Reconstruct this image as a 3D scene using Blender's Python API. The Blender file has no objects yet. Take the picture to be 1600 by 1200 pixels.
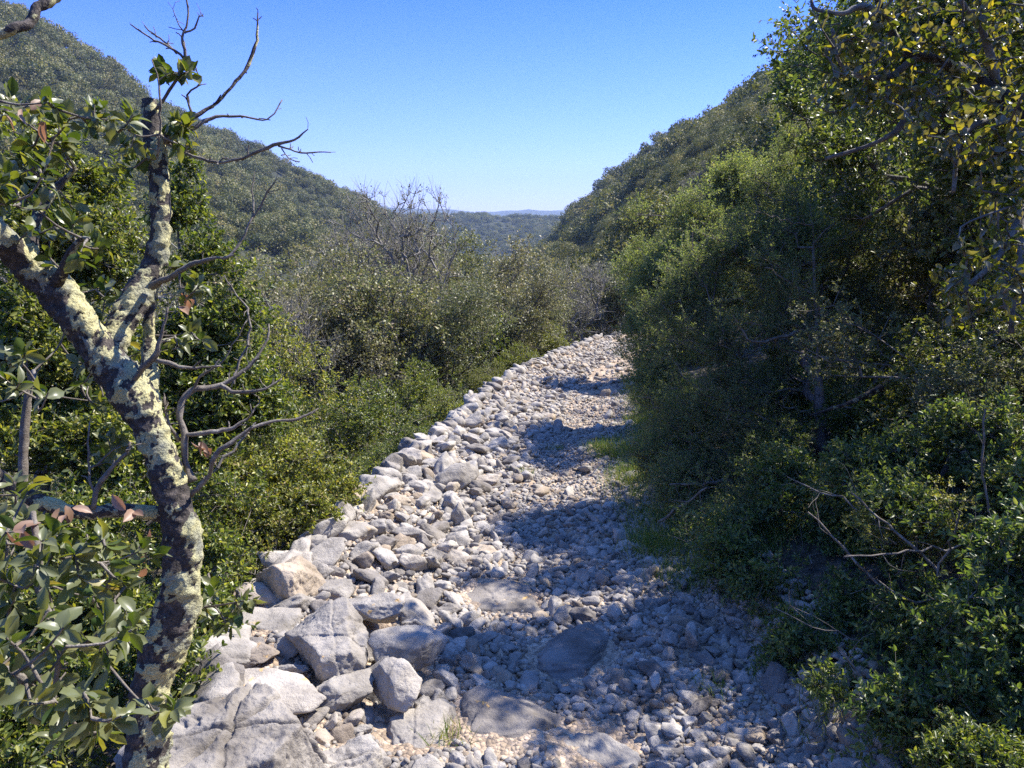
import bpy, bmesh, math, random
import numpy as np
from mathutils import Vector, Matrix

# ------------------------------------------------------------------ camera, sky, sun
SC = bpy.context.scene
CAMZ = 1.6
PITCH = math.radians(12.4)
FPX = 1209.0                      # focal length in pixels of the 1600 px wide photograph
cam_d = bpy.data.cameras.new('camera')
cam_d.sensor_width = 36.0
cam_d.lens = 36.0 * FPX / 1600.0
cam_d.clip_start = 0.05
cam_d.clip_end = 12000
cam = bpy.data.objects.new('camera', cam_d)
SC.collection.objects.link(cam)
cam.location = (0, 0, CAMZ)
cam.rotation_euler = (math.pi / 2 - PITCH, 0, 0)
SC.camera = cam

SUN_AZ, SUN_EL = math.radians(58), math.radians(49)
S = Vector((math.sin(SUN_AZ) * math.cos(SUN_EL), math.cos(SUN_AZ) * math.cos(SUN_EL), math.sin(SUN_EL)))
world = bpy.data.worlds.new("World")
SC.world = world
world.use_nodes = True
wn = world.node_tree
bg = wn.nodes['Background']
sky = wn.nodes.new('ShaderNodeTexSky')
sky.sky_type = 'NISHITA'
sky.sun_disc = False
sky.sun_elevation = SUN_EL
sky.sun_rotation = SUN_AZ
sky.altitude = 300
sky.air_density = 1.15
sky.dust_density = 0.1
sky.ozone_density = 3.0
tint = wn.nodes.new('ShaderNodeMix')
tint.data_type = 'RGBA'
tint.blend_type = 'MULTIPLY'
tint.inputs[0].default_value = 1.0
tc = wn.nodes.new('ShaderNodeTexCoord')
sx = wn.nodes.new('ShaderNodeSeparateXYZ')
cr = wn.nodes.new('ShaderNodeValToRGB')                # deeper blue up to the frame's top; brightened overhead, unseen, to add fill light
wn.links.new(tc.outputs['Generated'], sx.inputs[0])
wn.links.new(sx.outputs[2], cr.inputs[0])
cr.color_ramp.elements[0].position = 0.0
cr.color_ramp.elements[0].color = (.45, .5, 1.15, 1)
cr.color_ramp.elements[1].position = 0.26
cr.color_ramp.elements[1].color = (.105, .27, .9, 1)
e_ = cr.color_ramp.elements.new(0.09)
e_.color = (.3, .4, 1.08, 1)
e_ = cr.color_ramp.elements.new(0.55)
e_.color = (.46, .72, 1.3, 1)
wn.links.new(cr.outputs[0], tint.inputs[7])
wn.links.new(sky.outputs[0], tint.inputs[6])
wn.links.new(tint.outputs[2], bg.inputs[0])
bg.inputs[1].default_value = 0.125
sun_d = bpy.data.lights.new('sun', 'SUN')
sun_d.energy = 5.0
sun_d.angle = math.radians(0.53)
sun_d.color = (1.0, 0.945, 0.86)
sun = bpy.data.objects.new('sun', sun_d)
SC.collection.objects.link(sun)
sun.rotation_euler = (-S).to_track_quat('-Z', 'Y').to_euler()
SC.view_settings.view_transform = 'Standard'
SC.view_settings.look = 'None'
SC.view_settings.exposure = 1.27
SC.view_settings.gamma = 1.0
cy = SC.cycles
cy.max_bounces = 6
cy.diffuse_bounces = 4
cy.glossy_bounces = 2
cy.transmission_bounces = 3
cy.volume_bounces = 0
cy.transparent_max_bounces = 4
cy.use_denoising = False
cy.sample_clamp_indirect = 6
cy.caustics_reflective = False
cy.caustics_refractive = False

# ------------------------------------------------------------------ helpers
rng = np.random.default_rng(7)
CP, SP = math.cos(PITCH), math.sin(PITCH)

def P(x, y, d):
    """point d metres in front of the camera seen at pixel (x, y) of the photograph"""
    u, v = (x - 800) / FPX, (600 - y) / FPX
    return np.array([u * d, (CP + v * SP) * d, CAMZ + (-SP + v * CP) * d])

def onpath(x, y, h=0.0):
    """point of the path plane z = -0.08 y + h under pixel (x, y)"""
    a = P(x, y, 1.0) - np.array([0, 0, CAMZ])
    d = (h - CAMZ) / (a[2] + 0.08 * a[1])
    return np.array([0, 0, CAMZ]) + a * d

def project(V):
    """world points -> pixel x, y and depth"""
    V = np.asarray(V, float)
    q = V - np.array([0, 0, CAMZ])
    d = q[:, 1] * CP - q[:, 2] * SP
    up = q[:, 1] * SP + q[:, 2] * CP
    d_ = np.where(d > 0.05, d, 0.05)
    return 800 + FPX * q[:, 0] / d_, 600 - FPX * up / d_, d

def smooth(t, a, b):
    t = np.clip((t - a) / (b - a), 0, 1)
    return t * t * (3 - 2 * t)

def norm(v):
    return v / np.maximum(np.linalg.norm(v, axis=-1, keepdims=True), 1e-9)

def _h(ix, iy, iz, seed):
    with np.errstate(over='ignore'):
        n = (ix * 73856093) ^ (iy * 19349663) ^ (iz * 83492791) ^ (seed * 2654435761)
        n = n & 0xffffffff
        n = (n ^ (n >> 13)) * 1274126177 & 0xffffffff
        n = (n ^ (n >> 16)) * 2246822519 & 0xffffffff
        n = n ^ (n >> 15)
    return (n & 0xffffff) / float(0xffffff) * 2 - 1

def vnoise(V, f=1.0, seed=0):
    V = np.asarray(V, float) * f
    i = np.floor(V).astype(np.int64)
    t = V - i
    t = t * t * (3 - 2 * t)
    o = 0
    for dx in (0, 1):
        for dy in (0, 1):
            for dz in (0, 1):
                w = (t[..., 0] if dx else 1 - t[..., 0]) * (t[..., 1] if dy else 1 - t[..., 1]) * (t[..., 2] if dz else 1 - t[..., 2])
                o = o + w * _h(i[..., 0] + dx, i[..., 1] + dy, i[..., 2] + dz, seed)
    return o

def fbm(V, f=1.0, octv=4, seed=0, gain=0.5):
    o, a = 0, 1.0
    for k in range(octv):
        o = o + a * vnoise(V, f, seed + k * 17)
        f *= 2.03
        a *= gain
    return o

def col3(x, y, z=0.0):
    x = np.asarray(x, float)
    return np.stack([x, np.asarray(y, float) + 0 * x, z + 0 * x], -1)

def mk_mesh(name, V, faces, smooth_shade=False, mats=()):
    """V (n,3); faces: list of int arrays (m,k)"""
    me = bpy.data.meshes.new(name)
    V = np.asarray(V, np.float32)
    me.vertices.add(len(V))
    me.vertices.foreach_set('co', V.ravel())
    faces = [np.asarray(f, np.int32) for f in faces if len(f)]
    idx = np.concatenate([f.ravel() for f in faces])
    tot = np.concatenate([np.full(len(f), f.shape[1], np.int32) for f in faces])
    start = np.concatenate([[0], np.cumsum(tot)[:-1]]).astype(np.int32)
    me.loops.add(len(idx))
    me.loops.foreach_set('vertex_index', idx)
    me.polygons.add(len(tot))
    me.polygons.foreach_set('loop_start', start)
    me.polygons.foreach_set('loop_total', tot)
    if smooth_shade:
        me.polygons.foreach_set('use_smooth', np.ones(len(tot), bool))
    for m in mats:
        me.materials.append(m)
    me.update(calc_edges=True)
    return me

def link(name, me, parent=None, loc=(0, 0, 0)):
    o = bpy.data.objects.new(name, me)
    SC.collection.objects.link(o)
    o.location = loc
    if parent is not None:
        o.parent = parent
    return o

def tag(o, label=None, cat=None, group=None, kind=None):
    if label: o['label'] = label
    if cat: o['category'] = cat
    if group: o['group'] = group
    if kind: o['kind'] = kind
    return o

def empty(name, loc=(0, 0, 0)):
    o = bpy.data.objects.new(name, None)
    o.empty_display_size = 0.2
    SC.collection.objects.link(o)
    o.location = loc
    return o

# ------------------------------------------------------------------ materials
class NT:
    def __init__(self, name):
        self.m = bpy.data.materials.new(name)
        self.m.use_nodes = True
        self.t = self.m.node_tree
        self.bsdf = self.t.nodes['Principled BSDF']
        self.out = self.t.nodes['Material Output']
    def n(self, typ, **kw):
        nd = self.t.nodes.new('ShaderNode' + typ)
        for k, v in kw.items():
            if k.startswith('i_'):
                nd.inputs[k[2:].replace('_', ' ')].default_value = v
            else:
                setattr(nd, k, v)
        return nd
    def l(self, a, b):
        self.t.links.new(a, b)
    def pos(self):
        return self.n('NewGeometry').outputs['Position']
    def obj(self):
        return self.n('TexCoord').outputs['Object']
    def noise(self, vec, scale, detail=4, rough=0.55):
        nd = self.n('TexNoise', i_Scale=scale, i_Detail=detail, i_Roughness=rough)
        if vec is not None: self.l(vec, nd.inputs['Vector'])
        return nd.outputs['Fac']
    def ramp(self, fac, stops, interp='LINEAR'):
        nd = self.n('ValToRGB')
        cr = nd.color_ramp
        cr.interpolation = interp
        while len(cr.elements) < len(stops): cr.elements.new(0.5)
        for e, (p, c) in zip(cr.elements, stops):
            e.position = p
            e.color = (*c, 1) if not isinstance(c, (int, float)) else (c, c, c, 1)
        self.l(fac, nd.inputs[0])
        return nd.outputs[0]
    def mix(self, fac, a, b, mode='MIX'):
        nd = self.n('Mix', data_type='RGBA', blend_type=mode)
        for s, v in ((nd.inputs[0], fac), (nd.inputs[6], a), (nd.inputs[7], b)):
            if isinstance(v, (int, float)): s.default_value = v
            elif isinstance(v, tuple): s.default_value = (*v, 1)
            else: self.l(v, s)
        return nd.outputs[2]
    def math(self, op, a, b=0.0):
        nd = self.n('Math', operation=op)
        for s, v in ((nd.inputs[0], a), (nd.inputs[1], b)):
            if isinstance(v, (int, float)): s.default_value = v
            else: self.l(v, s)
        return nd.outputs[0]
    def hsv(self, c, h=0.5, s=1.0, v=1.0):
        nd = self.n('HueSaturation')
        for k, val in (('Hue', h), ('Saturation', s), ('Value', v)):
            if isinstance(val, (int, float)): nd.inputs[k].default_value = val
            else: self.l(val, nd.inputs[k])
        self.l(c, nd.inputs['Color'])
        return nd.outputs[0]
    def bump(self, h, strength, dist, prev=None):
        nd = self.n('Bump', i_Strength=strength, i_Distance=dist)
        self.l(h, nd.inputs['Height'])
        if prev is not None: self.l(prev, nd.inputs['Normal'])
        return nd.outputs[0]

def leaf_mat(name, stops, trans=0.3, rough=0.42, tcol=(1.5, 1.6, 0.6), spec=0.5, clump=0.5, vary=0.25, under=None, nscale=1.2, crowns=False):
    n = NT(name)
    g = n.n('NewGeometry')
    c = n.ramp(g.outputs['Random Per Island'], stops)
    oi = n.n('ObjectInfo')
    nz = n.noise(g.outputs['Position'], nscale, 2)
    v = n.math('ADD', n.math('MULTIPLY', nz, clump * 2), 1 - clump)
    v = n.math('MULTIPLY', v, n.math('ADD', n.math('MULTIPLY', oi.outputs['Random'], vary * 2), 1 - vary))
    h = n.math('ADD', n.math('MULTIPLY', oi.outputs['Random'], -0.03), 0.515)
    c = n.hsv(c, h=h, v=v)
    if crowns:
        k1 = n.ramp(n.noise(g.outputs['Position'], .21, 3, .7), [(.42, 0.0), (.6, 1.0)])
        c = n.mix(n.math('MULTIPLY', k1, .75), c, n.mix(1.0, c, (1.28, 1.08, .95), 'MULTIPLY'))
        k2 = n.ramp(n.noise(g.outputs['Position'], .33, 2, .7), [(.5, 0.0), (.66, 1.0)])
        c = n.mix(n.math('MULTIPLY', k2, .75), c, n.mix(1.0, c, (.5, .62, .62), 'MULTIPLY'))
    if under:
        c = n.mix(g.outputs['Backfacing'], c, n.mix(0.75, c, under))
    n.l(c, n.bsdf.inputs['Base Color'])
    n.bsdf.inputs['Roughness'].default_value = rough
    n.bsdf.inputs['Specular IOR Level'].default_value = spec
    tr = n.n('BsdfTranslucent')
    n.l(n.mix(1.0, c, tcol, 'MULTIPLY'), tr.inputs[0])
    mx = n.n('MixShader')
    mx.inputs[0].default_value = trans
    n.l(n.bsdf.outputs[0], mx.inputs[1])
    n.l(tr.outputs[0], mx.inputs[2])
    n.l(mx.outputs[0], n.out.inputs[0])
    return n.m

M = {}
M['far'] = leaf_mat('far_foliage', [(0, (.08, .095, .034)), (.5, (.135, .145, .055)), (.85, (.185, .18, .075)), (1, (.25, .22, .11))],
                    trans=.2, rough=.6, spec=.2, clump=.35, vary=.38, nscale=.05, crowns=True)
M['oak'] = leaf_mat('holm_oak_leaf', [(0, (.08, .1, .035)), (.5, (.165, .18, .06)), (.8, (.24, .235, .08)), (.9, (.28, .23, .11)), (1, (.33, .27, .18))],
                    trans=.25, rough=.5, spec=.35, clump=.35, vary=.22, under=(.17, .17, .12))
M['drab'] = leaf_mat('drab_oak_leaf', [(0, (.11, .115, .05)), (.5, (.2, .195, .08)), (.8, (.28, .245, .125)), (1, (.36, .3, .19))],
                     trans=.25, rough=.5, spec=.35, clump=.35, vary=.22, under=(.2, .18, .14))
M['shrub'] = leaf_mat('shrub_leaf', [(0, (.08, .1, .024)), (.45, (.18, .2, .042)), (.8, (.3, .29, .055)), (.93, (.38, .33, .08)), (1, (.28, .19, .1))],
                      trans=.34, rough=.42, spec=.45, clump=.65, vary=.3, nscale=2.2)
M['fresh'] = leaf_mat('fresh_leaf', [(0, (.055, .08, .02)), (.5, (.125, .155, .035)), (.85, (.25, .26, .05)), (1, (.4, .36, .07))],
                      trans=.4, rough=.38, spec=.5, clump=.3, vary=.2)
M['juniper'] = leaf_mat('juniper_needle', [(0, (.1, .13, .066)), (.5, (.18, .22, .098)), (.85, (.3, .31, .125)), (1, (.35, .3, .18))],
                        trans=.48, rough=.5, spec=.3, clump=.4, vary=.15)
M['heroleaf'] = leaf_mat('broad_oak_leaf', [(0, (.045, .075, .02)), (.5, (.09, .12, .027)), (.8, (.16, .18, .04)), (.97, (.24, .21, .06)), (1, (.26, .19, .09))],
                         trans=.36, rough=.36, spec=.45, clump=.2, vary=0, under=(.17, .18, .09), tcol=(1.7, 1.6, .4))
M['wallleaf'] = leaf_mat('dark_oak_leaf', [(0, (.055, .085, .03)), (.5, (.11, .15, .045)), (.85, (.18, .21, .06)), (1, (.28, .27, .09))],
                       trans=.4, rough=.42, spec=.45, clump=.35, vary=0)
M['yellowleaf'] = leaf_mat('backlit_oak_leaf', [(0, (.045, .07, .02)), (.5, (.1, .13, .03)), (.8, (.19, .2, .04)), (1, (.36, .31, .05))],
                           trans=.42, rough=.3, spec=.5, clump=.3, vary=0, under=(.16, .15, .1), tcol=(1.7, 1.5, .4))
M['deadleaf'] = leaf_mat('dead_leaf', [(0, (.2, .12, .07)), (1, (.36, .24, .16))], trans=.3, rough=.5, tcol=(1.4, 1, .7), clump=.1, vary=0)
M['grass'] = leaf_mat('grass_blade', [(0, (.06, .11, .02)), (.55, (.12, .19, .035)), (.85, (.26, .26, .08)), (1, (.42, .36, .18))],
                      trans=.35, rough=.5, spec=.3, clump=.2, vary=0)

def bark_mat(name, c0, c1, c2, scale=14, bump=.6):
    n = NT(name)
    p = n.pos()
    f = n.noise(p, scale, 6, .65)
    c = n.ramp(f, [(.3, c0), (.52, c1), (.7, c2)])
    n.l(c, n.bsdf.inputs['Base Color'])
    n.bsdf.inputs['Roughness'].default_value = .85
    n.l(n.bump(n.noise(p, scale * 6, 5, .7), bump, .01), n.bsdf.inputs['Normal'])
    return n.m
M['bark'] = bark_mat('grey_bark', (.06, .05, .042), (.13, .115, .095), (.26, .24, .2))
M['palebark'] = bark_mat('pale_bark', (.14, .125, .105), (.24, .22, .19), (.36, .34, .3))
M['twig'] = bark_mat('twig_bark', (.1, .08, .06), (.17, .145, .115), (.3, .27, .22), 30)
M['redbark'] = bark_mat('juniper_bark', (.09, .065, .055), (.17, .135, .115), (.28, .24, .21))

def lichen_bark():
    n = NT('lichen_bark')
    p = n.pos()
    at = n.n('Attribute', attribute_name='lichen')
    base = n.ramp(n.noise(p, 60, 7, .75), [(.34, (.014, .012, .011)), (.5, (.055, .045, .038)), (.6, (.11, .09, .075)), (.75, (.24, .2, .16))])
    fine = n.noise(p, 170, 4, .6)
    lich = n.ramp(n.noise(p, 16, 2), [(.34, (.24, .24, .18)), (.46, (.38, .36, .2)), (.58, (.47, .43, .21))])
    lich = n.hsv(lich, v=n.math('ADD', n.math('MULTIPLY', n.noise(p, 240, 3, .7), 2.2), -.1))
    edge = n.math('ADD', at.outputs['Fac'], n.math('MULTIPLY', n.math('SUBTRACT', n.noise(p, 85, 5, .7), .5), 1.7))
    c = n.mix(n.ramp(edge, [(.42, 0.0), (.58, 1.0)]), base, lich)
    n.l(c, n.bsdf.inputs['Base Color'])
    n.bsdf.inputs['Roughness'].default_value = .9
    b = n.bump(fine, .9, .006)
    n.l(n.bump(n.noise(p, 55, 5, .7), .7, .012, b), n.bsdf.inputs['Normal'])
    return n.m
M['lichen'] = lichen_bark()

def stone_mat(name, big=False):
    n = NT(name)
    p = n.pos()
    g = n.n('NewGeometry')
    oi = n.n('ObjectInfo')
    rnd = n.math('FRACT', n.math('ADD', g.outputs['Random Per Island'], oi.outputs['Random']))
    c = n.ramp(n.noise(p, 5 if big else 9, 6, .62), [(.3, (.19, .173, .15)), (.44, (.315, .293, .262)), (.58, (.43, .403, .362)), (.75, (.53, .498, .447))])
    tint = n.ramp(rnd, [(0, (.5, .47, .45)), (.3, (.8, .77, .73)), (.65, (.98, .95, .9)), (.85, (1.12, 1.07, 1.0)), (.93, (.95, .8, .62)), (1, (.6, .52, .44))])
    c = n.mix(1.0, c, tint, 'MULTIPLY')
    # dark weathering spots, grey stain
    sp = n.ramp(n.noise(p, 26 if big else 40, 3, .6), [(.66, 0.0), (.72, 1.0)])
    gate = n.ramp(n.noise(p, 3.1, 2), [(.5, 0.0), (.62, 1.0)])
    c = n.mix(n.math('MULTIPLY', n.math('MULTIPLY', sp, gate), .8), c, (.07, .065, .06))
    st = n.ramp(n.noise(p, 2.3, 4), [(.5, 0.0), (.75, .4)])
    c = n.mix(st, c, (.3, .29, .275))
    if big:
        og = n.ramp(n.noise(p, 15, 3, .6), [(.62, 0.0), (.68, 1.0)])
        og2 = n.ramp(n.noise(p, 2.6, 1), [(.52, 0.0), (.6, .8)])
        c = n.mix(n.math('MULTIPLY', og, og2), c, (.62, .38, .12))
    n.l(c, n.bsdf.inputs['Base Color'])
    n.bsdf.inputs['Roughness'].default_value = .88
    n.bsdf.inputs['Specular IOR Level'].default_value = .25
    b = n.bump(n.noise(p, 12 if big else 28, 8, .72), 1.0 if not big else .8, .03 if big else .015)
    b = n.bump(n.noise(p, 120, 4, .6), .5, .003, b)
    n.l(b, n.bsdf.inputs['Normal'])
    return n.m
M['stone'] = stone_mat('limestone')
M['rock'] = stone_mat('weathered_limestone', True)

def soil_mat():
    n = NT('path_soil')
    p = n.pos()
    c = n.ramp(n.noise(p, 3, 6, .6), [(.3, (.28, .21, .15)), (.5, (.45, .355, .26)), (.7, (.56, .47, .37))])
    vor = n.n('TexVoronoi', i_Scale=55.0)
    n.l(p, vor.inputs['Vector'])
    g = n.ramp(vor.outputs['Color'], [(.2, (.55, .53, .5)), (.9, (1.25, 1.2, 1.12))])
    c = n.mix(1.0, c, g, 'MULTIPLY')
    n.l(c, n.bsdf.inputs['Base Color'])
    n.bsdf.inputs['Roughness'].default_value = .95
    h = n.math('SUBTRACT', 1.0, vor.outputs['Distance'])
    n.l(n.bump(h, .9, .015, n.bump(n.noise(p, 30, 6, .7), .8, .02)), n.bsdf.inputs['Normal'])
    return n.m
M['soil'] = soil_mat()

def ground_mat():
    n = NT('leaf_litter')
    p = n.pos()
    c = n.ramp(n.noise(p, 1.7, 8, .7), [(.3, (.035, .035, .018)), (.5, (.08, .065, .04)), (.62, (.14, .11, .075)), (.75, (.22, .19, .15))])
    far = n.ramp(n.noise(p, .08, 8, .72), [(.3, (.03, .038, .018)), (.55, (.06, .066, .03)), (.75, (.11, .1, .05))])
    d = n.n('VectorMath', operation='LENGTH')
    n.l(p, d.inputs[0])
    f = n.ramp(n.math('MULTIPLY', d.outputs['Value'], 1 / 120.), [(.25, 0.0), (.8, 1.0)])
    c = n.mix(f, c, far)
    n.l(c, n.bsdf.inputs['Base Color'])
    n.bsdf.inputs['Roughness'].default_value = .95
    b = n.bump(n.noise(p, 25, 6, .7), .8, .03)
    n.l(n.bump(n.noise(p, .22, 6, .75), 1.0, 6.0, b), n.bsdf.inputs['Normal'])
    return n.m
M['ground'] = ground_mat()

# ------------------------------------------------------------------ terrain
LE = np.array([onpath(*q, .17)[:2] for q in ((300, 1200), (330, 1050), (420, 905), (520, 832), (585, 775), (650, 697), (715, 655), (770, 603), (820, 572), (865, 552))])
LY = np.concatenate([[-6, 0], LE[:, 1], [18.6, 21.0, 24.0, 30.0]])
LX = np.concatenate([[-1.6, -1.0], LE[:, 0], [2.1, 4.1, 8.0, 16.0]])
def xl(y):
    return np.interp(y, LY, LX)
RY = np.array([-6, 0, 2.1, 2.65, 3.15, 4.2, 5.2, 7, 8, 10, 12, 14, 16.5, 18.6, 21, 24, 30])
RX = np.array([.95, .95, .95, 1.02, 1.0, .92, .88, 1.16, 1.42, 1.8, 2.1, 2.65, 3.6, 5.0, 8.0, 12.5, 22.0])
def xr(y):
    return np.interp(y, RY, RX)

COLX = np.array([-3000, -900, -400, 0, 100, 200, 300, 400, 500, 560, 610, 660, 700, 760, 820, 860, 900, 960, 1020, 1080, 1150, 1260, 1400, 1600, 2200, 4500], float)
RY_ = dict(zip([-3000, -900, -400, 0, 100, 200, 300, 400, 500, 560, 610], [(150, -60), (170, -130), (190, -160), (215, -50), (220, 18), (228, 96), (240, 172), (262, 222), (290, 276), (310, 306), (330, 330)]))
RY_.update({660: (340, 380), 700: (340, 392), 760: (330, 396), 820: (310, 392), 860: (285, 362), 900: (250, 322), 960: (232, 278), 1020: (212, 236), 1080: (196, 200), 1150: (182, 158), 1260: (165, 105), 1400: (150, 45), 1600: (140, 0), 2200: (130, -60), 4500: (130, 0)})
Z45 = {-3000: -6, -900: -11, -400: -13, 0: -13.5, 100: -13.5, 200: -13.5, 300: -13.5, 400: -13.5, 500: -13, 560: -12.5, 610: -12, 660: -11.5, 700: -11, 760: -9.5, 820: -8, 860: -6.5, 900: -5, 960: -3, 1020: -1, 1080: 1, 1150: 3.5, 1260: 6, 1400: 8, 1600: 10, 2200: 12, 4500: 12}
Z80 = {-3000: 6, -900: -2, -400: -7, 0: -8.5, 100: -9, 200: -10, 300: -11, 400: -12, 500: -14, 560: -15, 610: -16, 660: -17, 700: -17.5, 760: -15.5, 820: -13, 860: -10.5, 900: -8, 960: -4, 1020: 1, 1080: 5, 1150: 9, 1260: 14, 1400: 18, 1600: 22, 2200: 25, 4500: 25}
def azpx(x):
    return math.atan2((x - 800) / FPX, CP)
AZC = np.array([azpx(x) for x in COLX])
ROWR = [45, 80]
tab = []
for x in COLX:
    rr, yy = RY_[x]
    a = P(min(max(x, -400), 2200), yy, 1.0) - np.array([0, 0, CAMZ])
    tz = a[2] / math.hypot(a[0], a[1])
    zr = CAMZ + rr * tz - 3.2
    mid = (Z80[x] + zr) / 2 - 2
    a6 = (P(800, 337, 1)[2] - CAMZ) / CP
    z6 = min(CAMZ + 620 * a6 - 3, 1e9) if 600 < x < 1000 else zr - 25
    a25 = (P(800, 320 if x < 760 else 327, 1)[2] - CAMZ) / CP
    tab.append([(45, Z45[x]), (80, Z80[x]), (80 + (rr - 80) * .5, mid), (rr, zr), (rr * 1.35, min(zr, z6) - 14 if 600 < x < 880 else zr - 14), (620, z6), (760, z6 - 14), (1300, -55), (2300, CAMZ + 2300 * a25 - 2), (2500, CAMZ + 2500 * a25 - 20), (3200, -60)])

def far_h(az, r):
    cols = []
    lr = np.log(np.maximum(r, 45))
    for t in tab:
        cols.append(np.interp(lr, np.log([q[0] for q in t]), [q[1] for q in t]))
    cols = np.array(cols)                                    # (ncol, n)
    k = np.clip(np.searchsorted(AZC, az) - 1, 0, len(AZC) - 2)
    t = np.clip((az - AZC[k]) / (AZC[k + 1] - AZC[k]), 0, 1)
    t = t * t * (3 - 2 * t) * .5 + t * .5
    n = np.arange(len(az))
    return cols[k, n] * (1 - t) + cols[k + 1, n] * t

def zp(y):
    return np.interp(y, [-30, 0, 20, 30, 45], [2.0, 0, -1.6, -2.6, -4.5])

def path_h(x, y):
    """surface of the stony path and its verges"""
    s = x - xl(y)
    w = xr(y) - xl(y)
    z = zp(y)
    z = z + .17 * np.exp(-(np.maximum(s, 0) / .38) ** 2) * smooth(y, -3, 3)
    z = z - .05 * np.exp(-((s / w - .62) / .18) ** 2)
    z = z - .95 * smooth(-s, 0.02, .55) - .36 * np.clip(-s - .3, 0, 30)
    e = x - xr(y)
    z = z + .22 * smooth(e, -.15, .5) + .2 * np.clip(e, 0, 30)
    q = col3(x, y)
    z = z + .035 * fbm(q, 1.3, 3, 5) + .016 * fbm(q, 7, 3, 9)
    return z

def ground_h(x, y):
    x = np.asarray(x, float)
    y = np.asarray(y, float)
    r = np.hypot(x, y)
    az = np.arctan2(x, y)
    zn = path_h(x, y)
    zf = far_h(az, r)
    q = col3(x, y)
    zf = zf + fbm(q, .02, 3, 3) * 3.0 * smooth(r, 40, 130) + fbm(q, .004, 4, 8) * 8 * smooth(r, 900, 1600)
    zf = zf + fbm(q, .0016, 2, 28) * 5 * smooth(r, 1300, 2000)
    w = smooth(r, 20, 46)
    return zn * (1 - w) + zf * w

rr = [0.0]
r_ = .35
while r_ < 3100:
    rr.append(r_)
    r_ *= 1.028 if r_ < 1500 else 1.05
rr = np.array(rr[1:])
azs = np.concatenate([np.arange(-180, -42, 3.0), np.arange(-42, 42, .4), np.arange(42, 180, 3.0)])
A, R_ = np.meshgrid(np.radians(azs), rr)
X, Y = (np.sin(A) * R_).ravel(), (np.cos(A) * R_).ravel()
Z = ground_h(X, Y)
inpath = smooth(X - xl(Y), -.05, .2) * smooth(xr(Y) + .3 - X, 0, .2) * (Y < 26) * (Y > -3)
Z = Z - .12 * inpath
nr, na = A.shape
i, j = np.meshgrid(np.arange(nr - 1), np.arange(na), indexing='ij')
j2 = (j + 1) % na
F = np.stack([i * na + j, i * na + j2, (i + 1) * na + j2, (i + 1) * na + j], -1).reshape(-1, 4)
V = np.stack([X, Y, Z], -1)
V = np.vstack([V, [[0, 0, ground_h(np.array([0.]), np.array([0.]))[0] - .12]]])
tri = np.stack([np.arange(na), np.full(na, len(V) - 1), (np.arange(na) + 1) % na], -1)
ground = link('ground', mk_mesh('ground', V, [F[:, ::-1], tri[:, ::-1]], True, [M['ground']]))
tag(ground, kind='structure')

# the stony path: a fine sheet above the ground
ys = [-2.5]
while ys[-1] < 25:
    ys.append(ys[-1] + (.022 if ys[-1] < 5 else .022 + (ys[-1] - 5) * .008))
ys = np.array(ys)
ts = np.linspace(0, 1, 120)
TT, YY = np.meshgrid(ts, ys)
x0, x1 = xl(YY) - .12, xr(YY) + .18
XX = x0 + (x1 - x0) * TT
x_, y_ = XX.ravel(), YY.ravel()
q = col3(x_, y_)
Zp = path_h(x_, y_) + .008 * fbm(q, 25, 3, 31) + .01 * np.abs(fbm(q, 14, 2, 3))
nr, na = TT.shape
i, j = np.meshgrid(np.arange(nr - 1), np.arange(na - 1), indexing='ij')
F = np.stack([i * na + j, i * na + j + 1, (i + 1) * na + j + 1, (i + 1) * na + j], -1).reshape(-1, 4)
path = link('path', mk_mesh('path', np.stack([x_, y_, Zp], -1), [F], True, [M['soil']]))
tag(path, kind='structure')

# ------------------------------------------------------------------ stones and boulders
def ico(sub):
    bm = bmesh.new()
    bmesh.ops.create_icosphere(bm, subdivisions=sub, radius=1)
    V = np.array([v.co[:] for v in bm.verts])
    F = np.array([[v.index for v in f.verts] for f in bm.faces])
    bm.free()
    return norm(V), F

def cut_shape(D, seed, nplanes=11, rough=.06, soft=26, octv=3, f=2.2):
    """a broken angular lump: unit directions pushed out to a rounded polyhedron"""
    r = np.random.default_rng(seed)
    N = norm(r.normal(size=(nplanes, 3)))
    N = np.vstack([N, [[0, 0, 1]], [[0, 0, -1]]])
    h = r.uniform(.62, 1.0, len(N))
    dn = D @ N.T
    inv = np.maximum(dn / h, 1e-3)
    rad = 1.0 / np.power((inv ** soft).sum(1), 1 / soft)
    rad = np.minimum(rad, 1.3)
    Vn = D * rad[:, None]
    rad2 = 1 + rough * fbm(Vn + seed * 3.1, f, octv, seed)
    return Vn * rad2[:, None]

def rand_rot(n, r, tilt=1.0):
    a = r.uniform(0, 2 * math.pi, n)
    b = r.normal(0, .45 * tilt, n)
    c = r.normal(0, .45 * tilt, n)
    ca, sa, cb, sb, cc, sc_ = np.cos(a), np.sin(a), np.cos(b), np.sin(b), np.cos(c), np.sin(c)
    Rz = np.zeros((n, 3, 3)); Rz[:, 0, 0] = ca; Rz[:, 0, 1] = -sa; Rz[:, 1, 0] = sa; Rz[:, 1, 1] = ca; Rz[:, 2, 2] = 1
    Rx = np.zeros((n, 3, 3)); Rx[:, 0, 0] = 1; Rx[:, 1, 1] = cb; Rx[:, 1, 2] = -sb; Rx[:, 2, 1] = sb; Rx[:, 2, 2] = cb
    Ry = np.zeros((n, 3, 3)); Ry[:, 1, 1] = 1; Ry[:, 0, 0] = cc; Ry[:, 0, 2] = sc_; Ry[:, 2, 0] = -sc_; Ry[:, 2, 2] = cc
    return Rx @ Ry @ Rz

I1, I2, I3 = ico(2), ico(3), ico(4)   # 42, 162, 642 vertices
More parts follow.
